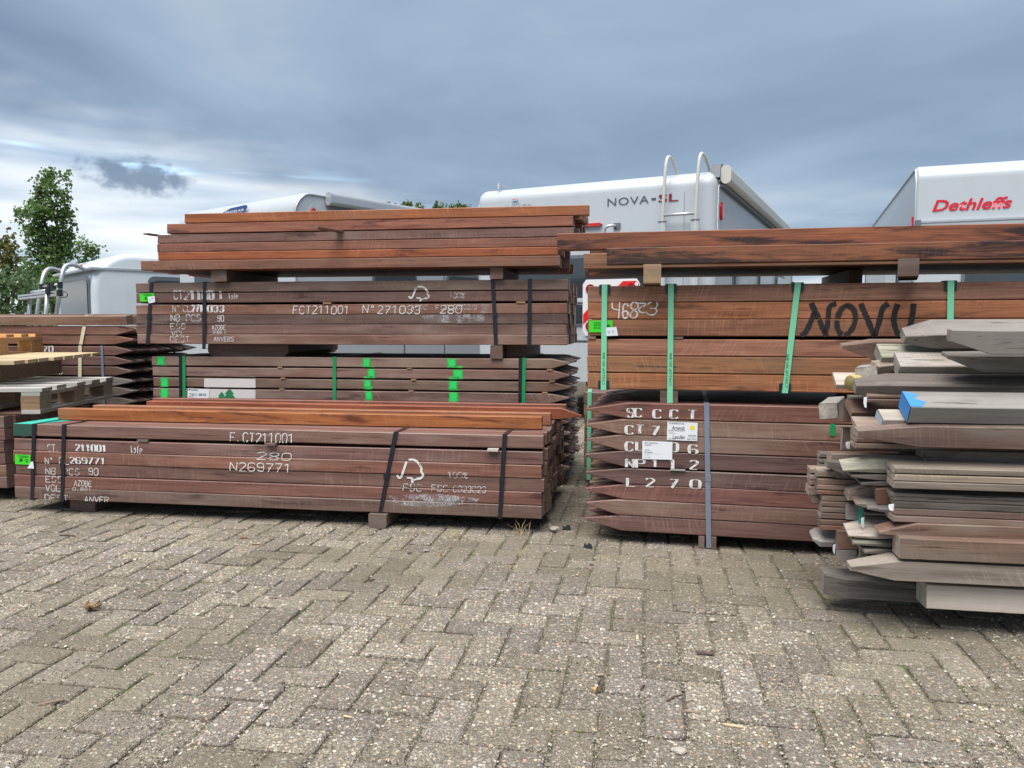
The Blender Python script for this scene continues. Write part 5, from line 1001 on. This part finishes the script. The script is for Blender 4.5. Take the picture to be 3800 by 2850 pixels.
for p, q2 in (((105, 1260, 10.9), (112, 1088, 10.9)), ((165, 1260, 10.5), (176, 1080, 10.5))): rt([p, q2], 0.027, 'upright', ALU, 0)
p, q2 = at(80, 1104, 10.9), at(222, 1088, 10.45); d = (q2 - p); mb = MB(); ang = math.atan2(d.y, d.x); mb.box((0, -0.05, -0.032), (d.length, 0.05, 0.032)); o = mb.build('wheel_channel', ALU, rk); o.location = p - rk.location; o.rotation_euler = (0, -math.asin(d.z / d.length), ang)
mb = MB(); mb.box((0.02, -0.0512, -0.004), (d.length - .02, -0.0502, 0.006)); c = mb.build('channel_groove', BPL, o)
for px in ((222, 1058, 10.68), (155, 1066, 10.98), (112, 1088, 10.88), (178, 1079, 10.47), (222, 1087, 10.42), (185, 1063, 10.84), (198, 1061, 10.8)):
    mb = MB(); p = at(*px) - rk.location; mb.tube([p + Vector((0, 0, -0.045)), p + Vector((0, 0, 0.045))], 0.034, 10); mb.build('clamp', BPL, rk)
x, y = 232, 1090; rt([(226, 1080, 10.4), (246, 1084, 10.35), (252, 1094, 10.33), (246, 1103, 10.35), (226, 1104, 10.4)], 0.006, 'strap_loop', BPL)

# ================================================================== trees
def leaf_mat(name, dark, light, scale=0.6):
    m, nt, b = bare(name); P = nd(nt, 'ShaderNodeTexCoord').outputs['Object']; tn = nd(nt, 'ShaderNodeAttribute', attribute_name='tone').outputs['Fac']
    f = mt(nt, 'ADD', mt(nt, 'MULTIPLY', tn, 0.55), mt(nt, 'MULTIPLY', noise(nt, P, scale, 3), 0.45))
    nt.links.new(ramp(nt, f, [(0.25, dark), (0.75, light)]), b.inputs['Base Color']); b.inputs['Roughness'].default_value = 0.55
    b.inputs['Subsurface Weight'].default_value = 0.0; b.inputs['Transmission Weight'].default_value = 0.0
    tr = nd(nt, 'ShaderNodeBsdfTranslucent', {0: tuple(x * 1.3 for x in light) + (1,)}); mx = nd(nt, 'ShaderNodeMixShader', {0: 0.28, 1: b.outputs[0], 2: tr.outputs[0]})
    out = [n for n in nt.nodes if n.type == 'OUTPUT_MATERIAL'][0]; nt.links.new(mx.outputs[0], out.inputs[0]); return m
LEAF = leaf_mat('tree_leaves', (0.032, 0.072, 0.020), (0.15, 0.25, 0.07)); LEAFY = leaf_mat('yellowing_leaves', (0.05, 0.06, 0.015), (0.15, 0.16, 0.04)); WIL = leaf_mat('willow_leaves', (0.045, 0.085, 0.035), (0.14, 0.225, 0.09)); POP = leaf_mat('poplar_leaves', (0.04, 0.075, 0.02), (0.12, 0.19, 0.05))
BARK = plain('bark', (0.07, 0.055, 0.04), 0.9, 0, 0.3, 8, 0.6)
def leaves(mb, tones, g, c, rad, n, size, flat=1.0, droop=0.0):
    for _ in range(n):
        while True:
            p = Vector((g.uniform(-1, 1), g.uniform(-1, 1), g.uniform(-1, 1)))
            if 0.05 < p.length < 1: break
        p = Vector((p.x * rad[0], p.y * rad[1], p.z * rad[2])); s = size * g.uniform(0.6, 1.3)
        a = Vector((g.gauss(0, 1), g.gauss(0, 1), g.gauss(0, 0.7) - droop)).normalized(); b_ = a.cross(Vector((g.gauss(0, 1), g.gauss(0, 1), g.gauss(0, 1)))).normalized()
        o = c + p; L, w_ = a * s, b_ * s * 0.42 * flat
        mb.add([o - L * 0.5, o - L * 0.1 + w_, o + L * 0.55, o - L * 0.05 - w_], [(0, 1, 2, 3)]); tones.append(g.random())
def tree(label, px, base_y, Y, clumps, mat, seed, size, dens, trunk=0.12, name='tree', cat='tree', droop=0.0):
    """clumps: (photo x, photo y, radius x px, radius y px)"""
    if seed == 3: clumps = [(165 + (a - 165) * 0.80, b_, c_ * 0.85, d_) for a, b_, c_, d_ in clumps]
    g = random.Random(seed); base = at(px, base_y, Y); base.z = 0; o = empty(name, label, cat, base); s = Y / 2854; mb = MB(); tones = []; tb = MB()
    top = min(c[1] for c in clumps); th = at(px, top, Y).z
    tr = [Vector((g.uniform(-.1, .1) * k, 0, th * 0.92 * k / 6)) for k in range(7)]; tb.tube(tr, [trunk * (1 - 0.13 * k) for k in range(7)], 8)
    for cx, cy, rx, ry in clumps:
        c = at(cx, cy, Y) - base; c.y += g.uniform(-1, 1) * rx * s * 0.8; r = (rx * s, rx * s * 0.9, ry * s)
        k = min(range(7), key=lambda i: abs(tr[i].z - (c.z - 0.35 * abs(c.x)))); a = tr[k]; m_ = a.lerp(c, 0.5) + Vector((0, 0, -0.08 * (c - a).length)); pp = smooth_path([a, m_, c], 1); tb.tube(pp, [trunk * 0.35 * (1 - 0.85 * i / (len(pp) - 1)) for i in range(len(pp))], 5)
        area = rx * ry * s * s
        for _ in range(max(4, int(area * dens))):        # small twiggy sub-clusters inside the clump
            d = Vector((g.gauss(0, .42), g.gauss(0, .42), g.gauss(0, .42))); cc = c + Vector((d.x * r[0], d.y * r[1], d.z * r[2]))
            leaves(mb, tones, g, cc, (size * 1.9, size * 1.9, size * 1.5), 10, size, droop=droop)
    me = bpy.data.meshes.new('crown'); me.from_pydata(mb.v, [], mb.f); at_ = me.attributes.new('tone', 'FLOAT', 'FACE'); at_.data.foreach_set('value', tones); link('crown', me, mat, o); tb.build('trunk', BARK, o, True)
    return o
tree('tall leafy tree with an open ragged crown rising left of the stacks', 205, 1150, 34, [(165, 660, 20, 30), (200, 650, 18, 28), (258, 665, 16, 26), (150, 720, 32, 40), (215, 725, 40, 45), (265, 735, 18, 36), (115, 770, 36, 30), (75, 800, 26, 26), (170, 790, 60, 45), (240, 800, 36, 50), (268, 795, 20, 30), (95, 850, 30, 24), (150, 860, 60, 50), (225, 870, 50, 50), (130, 930, 70, 60), (215, 940, 60, 55), (255, 920, 30, 40), (120, 1010, 80, 60), (200, 1030, 70, 60), (165, 1090, 90, 60)], LEAF, 3, 0.15, 150, 0.18)
tree('dark tree with yellowing leaves at the left edge', 10, 1150, 38, [(20, 900, 36, 34), (-40, 890, 50, 50), (40, 930, 40, 50), (0, 970, 60, 60), (-30, 1040, 90, 70), (50, 1010, 50, 50)], LEAFY, 5, 0.2, 45, 0.2)
tree('small rounded tree just right of the tall one', 315, 1150, 44, [(305, 895, 16, 20), (325, 915, 30, 26), (350, 925, 16, 18), (295, 935, 18, 20), (320, 960, 36, 30), (310, 1000, 30, 30)], LEAF, 7, 0.2, 50, 0.12)
tree('grey-green willow shrub low at the left edge', 40, 1160, 24, [(20, 1030, 50, 34), (75, 1030, 30, 34), (-40, 1050, 60, 60), (40, 1080, 70, 50), (95, 1090, 36, 44), (0, 1130, 90, 50), (110, 1140, 40, 40), (60, 1190, 100, 60)], WIL, 9, 0.14, 110, 0.08, 'shrub', 'shrub', 0.6)
tree('bushy green shrub behind the bicycle rack', 190, 1160, 26, [(180, 1060, 36, 34), (205, 1050, 24, 30), (165, 1110, 50, 40), (215, 1110, 40, 40)], LEAF, 10, 0.15, 80, 0.08, 'shrub', 'shrub')
tree('distant tree showing as a small tuft under the streaked beams', 2900, 1150, 60, [(2892, 1040, 14, 10), (2905, 1034, 10, 8), (2900, 1060, 18, 16), (2898, 1090, 22, 20)], LEAF, 12, 0.3, 16, 0.1)
names = ['leftmost small poplar tip beside the badge caravan', 'second small poplar tip from the left', 'tall bushy poplar left of the middle of the row', 'poplar right of the tallest bushy one', 'middle poplar of the distant row', 'poplar right of the middle of the row', 'second poplar from the right of the distant row', 'rightmost poplar of the row beside the large caravan']
for k, (x, top) in enumerate(((1455, 762), (1432, 764), (1512, 748), (1556, 760), (1628, 756), (1668, 766), (1700, 756), (1728, 762))):
    g = random.Random(k + 40); wd = 22 if k in (2, 4) else 14
    cl = [(x + g.uniform(-wd, wd) * min(1, j * .2), top + 8 + j * 13, 5 + min(j, 4) * (3.4 if k > 1 else 1.6), 11) for j in range(9)] + [(x + g.uniform(-wd, wd), top + 18 + g.random() * 30, 6, 12) for _ in range(5 if k > 1 else 0)]
    q = tree(names[k] + ' behind the topmost stack', x, 1150, 62, cl, POP, 60 + k, 0.24, 60, 0.15, 'poplar_tree'); q['group'] = 'distant poplars'

# ================================================================== litter on the paving
g = random.Random(77)
def on_ground(px, py, z=0.0): return ground(px, py, z)
def chip(px, py, L, w, h, rot, mat, name, label, cat, bend=0.0):
    mb = MB(); n = 5; pts = []
    for k in range(n + 1):
        t = k / n - 0.5; ww = w * (0.5 if k in (0, n) else g.uniform(0.8, 1.1))
        pts.append((t * L, ww, bend * (1 - 4 * t * t) * L))
    top = [(x, -w_ / 2, z + h) for x, w_, z in pts] + [(x, w_ / 2, z + h * g.uniform(.7, 1)) for x, w_, z in reversed(pts)]; bot = [(x, y, z - h) for x, y, z in top]; m = len(top)
    mb.add(bot + top, [tuple(range(m))[::-1], tuple(range(m, 2 * m))] + [(i, (i + 1) % m, m + (i + 1) % m, m + i) for i in range(m)])
    o = mb.build(name, mat); o.location = on_ground(px, py, 0.003); o.rotation_euler = (0, 0, R(rot)); return tag(o, label, cat, 'litter on the paving')
DEAD = plain('dead_leaf', (0.20, 0.12, 0.06), 0.8, 0, 0.3, 60); TWIG = plain('twig', (0.09, 0.06, 0.04), 0.9, 0, 0.3, 40); STRAW = plain('dry_straw', (0.45, 0.34, 0.17), 0.8, 0, 0.2, 20); FILT = plain('cigarette_filter', (0.62, 0.33, 0.09), 0.8); CPAP = plain('cigarette_paper', (0.7, 0.68, 0.64), 0.8)
# dried leaf
o = empty('dry_leaf', 'curled brown dry leaf with a stalk at the left of the paving', 'leaf', on_ground(340, 2265, 0.002)); o.rotation_euler = (0, 0, R(-12))
for k, (L, a, c) in enumerate(((0.055, 10, 0.25), (0.045, 60, 0.35), (0.040, -40, 0.3), (0.035, 120, 0.4))):
    mb = MB(); pts = [(t * L, s * 0.011 * math.sin(math.pi * min(t * 1.05 + .02, 1)), c * L * t * t + 0.006 * abs(s)) for t in (0, .3, .6, .85, 1) for s in (-1, 0, 1)]
    mb.add(pts, [(i * 3 + j, i * 3 + j + 1, i * 3 + j + 4, i * 3 + j + 3) for i in range(4) for j in range(2)]); q = mb.build('leaf_lobe', DEAD, o); q.rotation_euler = (0, 0, R(a)); q.location = (-0.02, 0, 0.003)
mb = MB(); mb.tube([(-.02, 0, .004), (.03, -.004, .006), (.075, .004, .004)], [.0018, .0014, .001], 5); mb.build('stalk', TWIG, o)
o = empty('cigarette_butt', 'orange cigarette butt beside two twigs on the paving', 'cigarette butt', on_ground(2206, 2562, 0.005)); o.rotation_euler = (0, 0, R(70))
mb = MB(); mb.tube([(0, 0, 0), (.021, 0, 0)], .0042, 10); mb.build('filter', FILT, o); mb = MB(); mb.tube([(.0212, 0, 0), (.028, 0, 0)], .0040, 10); mb.build('paper', CPAP, o)
for px, py, L, rot, lab in ((2222, 2545, 0.085, 74, 'thicker twig lying beside the cigarette butt'), (2234, 2550, 0.06, 70, 'thin pale twig lying right of the cigarette butt'), (2505, 2590, 0.06, 35, 'short curved twig on the paving right of the cigarette butt'), (2386, 2550, 0.03, 60, 'tiny bent twig on the paving between the larger twigs'), (250, 1988, 0.09, -12, 'thin twig near the left front bundle'), (1370, 2155, 0.05, 40, 'straw-like sliver in the middle left of the paving')):
    mb = MB(); mb.tube([(-L / 2, 0, 0), (0, L * 0.06, 0.002), (L / 2, 0, 0)], [.0028, .0032, .0018], 6); o = mb.build('twig', TWIG, None, True); o.location = on_ground(px, py, 0.004); o.rotation_euler = (0, 0, R(rot)); tag(o, lab, 'twig', 'litter on the paving')
for px, py, L, w, h, rot, mat, lab in ((1014, 2222, 0.028, 0.012, 0.005, -3, SKD, 'small dark wood block lying alone on the left paving'), (1520, 2052, 0.022, 0.013, 0.006, 5, RED, 'small red wood block near the dry grass'), (1582, 2043, 0.028, 0.012, 0.004, -8, PGR, 'grey wood chip right of the small red block'),
        (905, 1997, 0.03, 0.010, 0.003, 20, ORL, 'orange wood chip in front of the low front bundle'), (948, 2022, 0.035, 0.012, 0.003, 15, ORL, 'second orange wood chip in front of the low front bundle'), (540, 1996, 0.012, 0.009, 0.003, 0, ORL, 'tiny orange crumb of wood near the low front bundle'),
        (2617, 2425, 0.055, 0.012, 0.004, -12, SKD, 'dark bark sliver in the middle of the right paving'), (2365, 2366, 0.035, 0.008, 0.002, 82, PAY, 'pale yellow sliver standing out on the right paving'), (2195, 2094, 0.018, 0.012, 0.003, 0, RED, 'red wood crumb in front of the pointed bundle'),
        (2571, 2642, 0.04, 0.010, 0.003, -15, TAN, 'tan wood shaving on the lower right paving'), (2720, 2694, 0.05, 0.008, 0.003, -18, PAY, 'narrow yellowish shaving on the lower right paving'), (2558, 2600, 0.02, 0.009, 0.003, 30, TAN, 'short tan crumb beside the curved twig'), (3190, 2232, 0.10, 0.020, 0.004, 14, RED, 'red wood splinter lying under the dark grey post'), (2228, 2505, 0.02, 0.010, 0.003, 20, TAN, 'tan crumb just above the cigarette butt'),
        (1290, 2660, 0.025, 0.006, 0.002, -20, PAY, 'thin straw chip at the bottom of the paving'), (190, 2608, 0.06, 0.008, 0.003, 30, RED, 'narrow red sliver at the lower left of the paving')):
    chip(px, py, L, w, h, rot, mat, 'wood_chip', lab, 'wood chip')
for px, py, s, rot, lab in ((2103, 1967, 0.042, 10, 'bent black plastic corner piece in the gap between the stacks'), (2180, 2035, 0.040, -30, 'crumpled black plastic corner piece left of the pointed bundle')):
    mb = MB(); mb.prism([(-s / 2, 0), (s / 2, 0), (s * .42, s * .5), (s * .1, s * .62), (-s * .1, s * .35), (-s * .4, s * .55)], 1, -0.001, 0.0015); mb.prism([(-s / 2, 0), (s / 2, 0), (s * .4, s * .35), (-s * .3, s * .25)], 1, 0.010, 0.0125); mb.box((-s / 2, -.001, 0.0), (s / 2, .012, .003)); mb.box((-s * .3, .001, s * .20), (s * .35, .0115, s * .23))
    o = mb.build('plastic_corner', BPL); o.location = on_ground(px, py, 0.001); o.rotation_euler = (R(-14), 0, R(rot)); tag(o, lab, 'plastic corner')
STO = plain('stone', (0.36, 0.33, 0.28), 0.8, 0, 0.25, 40, 0.4)
for px, py, s, lab in ((2058, 1962, 0.022, 'grey stone beside the black plastic corner in the gap'), (815, 2560, 0.010, 'pale pebble at the lower left of the paving'), (2520, 2786, 0.014, 'tan pebble at the bottom right of the paving'), (2805, 2564, 0.010, 'small tan pebble on the right paving'), (888, 2560, 0.010, 'light pebble standing proud on the lower left paving'), (2645, 2300, 0.010, 'flat pale pebble in the middle of the right paving')):
    bm = bmesh.new(); bmesh.ops.create_icosphere(bm, subdivisions=2, radius=s)
    for v in bm.verts: v.co = Vector((v.co.x * 1.25, v.co.y * .9, v.co.z * .6)) * (1 + 0.16 * g.uniform(-1, 1))
    me = bpy.data.meshes.new('stone'); bm.to_mesh(me); bm.free(); o = link('stone', me, STO); o.location = on_ground(px, py, s * 0.4); tag(o, lab, 'stone', 'litter on the paving')
# dry grass tufts
for k, (px, py, n, hh, lab) in enumerate(((1690, 1995, 18, 0.075, 'dry grass tuft in front of the right end of the low bundle'), (1555, 1985, 9, 0.05, 'thin dry grass tuft left of the larger tuft'), (1940, 1985, 14, 0.085, 'dry grass tuft under the right corner of the low bundle'), (1640, 2060, 16, 0.05, 'flattened dry grass tuft on the paving in the middle'), (1930, 2060, 8, 0.05, 'sparse dry grass blades between the two stacks'), (1480, 2040, 12, 0.035, 'low straw tuft near the small red block'), (1895, 2110, 12, 0.03, 'straw scraps flattened on the paving below the gap'))):
    mb = MB()
    for _ in range(n):
        a = g.uniform(0, 6.28); L = hh * g.uniform(.5, 1.1); lean = g.uniform(.3, .95); b0 = Vector((g.uniform(-.03, .03), g.uniform(-.015, .015), -.004)); d = Vector((math.cos(a) * lean, math.sin(a) * lean * .6, 1.0 - lean * .45)).normalized()
        p1, p2 = b0 + d * L * .6, b0 + d * L + Vector((math.cos(a), math.sin(a), -.5)) * L * .25; w_ = Vector((-math.sin(a), math.cos(a), 0)) * .0011
        mb.add([b0 - w_, b0 + w_, p1 + w_ * .8, p1 - w_ * .8, p2], [(0, 1, 2, 3), (3, 2, 4)])
    me = bpy.data.meshes.new('grass'); me.from_pydata(mb.v, [], mb.f); o = link('dry_grass', me, STRAW); o.location = on_ground(px, py); tag(o, lab, 'grass')
# moss cushions in the joints and fine straw litter
mo = MB(); tn_ = []
for _ in range(5200):
    y = 1.7 + 3.0 * g.random(); x = g.uniform(-.68, .68) * y
    if noise2(x * 1.1 + 9, y * 1.1 + 4) < 0.80: continue
    X, Y_ = x * math.cos(-PYAW) - y * math.sin(-PYAW), x * math.sin(-PYAW) + y * math.cos(-PYAW); fx_, fy_ = (X / U) % 1, (Y_ / U) % 1
    i, j = math.floor(X / U), math.floor(Y_ / U); kk = (i - j) % 4
    edges = {0: [fx_, fy_, 1 - fy_], 1: [1 - fx_, fy_, 1 - fy_], 3: [fy_, fx_, 1 - fx_], 2: [1 - fy_, fx_, 1 - fx_]}[kk]
    if min(edges) > 0.06: continue
    r = g.uniform(.002, .0055); q = [(x + r * math.cos(t * 1.047 + 1), y + r * math.sin(t * 1.047 + 1), -.006) for t in range(6)]; mo.add(q + [(x, y, -.004 + r * .8)], [(t, (t + 1) % 6, 6) for t in range(6)])
mm = plain('moss', (0.075, 0.115, 0.018), 0.95, 0, 0.4, 90)
tag(mo.build('moss', mm), 'small green moss cushions growing in the paving joints', 'moss', None, 'stuff')
st = MB()
for _ in range(900):
    y = 1.8 + 2.6 * g.random(); x = g.uniform(-.66, .66) * y; L = g.uniform(.004, .020); a = g.uniform(0, 3.14); w_ = .0007; dx, dy = math.cos(a) * L / 2, math.sin(a) * L / 2
    if noise2(x + 3, y) < 0.6 * g.random() + .35: continue
    nx, ny = -math.sin(a) * w_, math.cos(a) * w_; z = .0035
    st.add([(x - dx - nx, y - dy - ny, z), (x + dx - nx, y + dy - ny, z), (x + dx + nx, y + dy + ny, z), (x - dx + nx, y - dy + ny, z), (x, y, z + .0016)], [(0, 1, 4), (1, 2, 4), (2, 3, 4), (3, 0, 4)])
tag(st.build('straw_litter', plain('straw_litter', (0.32, 0.22, 0.11), 0.85, 0, 0.3, 30)), 'fine straw and wood slivers strewn over the paving', 'litter', None, 'stuff')
# far-off belt of bushes closing the yard at the horizon
hb = MB(); ht = []; gh = random.Random(99)
for _ in range(420):
    x = gh.uniform(-95, 95); leaves(hb, ht, gh, Vector((x, 88 + gh.uniform(-3, 3), gh.uniform(0.6, 2.2 + 0.7 * math.sin(x * 0.21) + 0.5 * math.sin(x * 0.57)))), (1.6, 1.2, 1.0), 24, 0.5)
me = bpy.data.meshes.new('bush_belt'); me.from_pydata(hb.v, [], hb.f); at_ = me.attributes.new('tone', 'FLOAT', 'FACE'); at_.data.foreach_set('value', ht)
tag(link('bush_belt', me, LEAF), 'far-off belt of green bushes along the horizon behind the caravans', 'bushes', None, 'stuff')
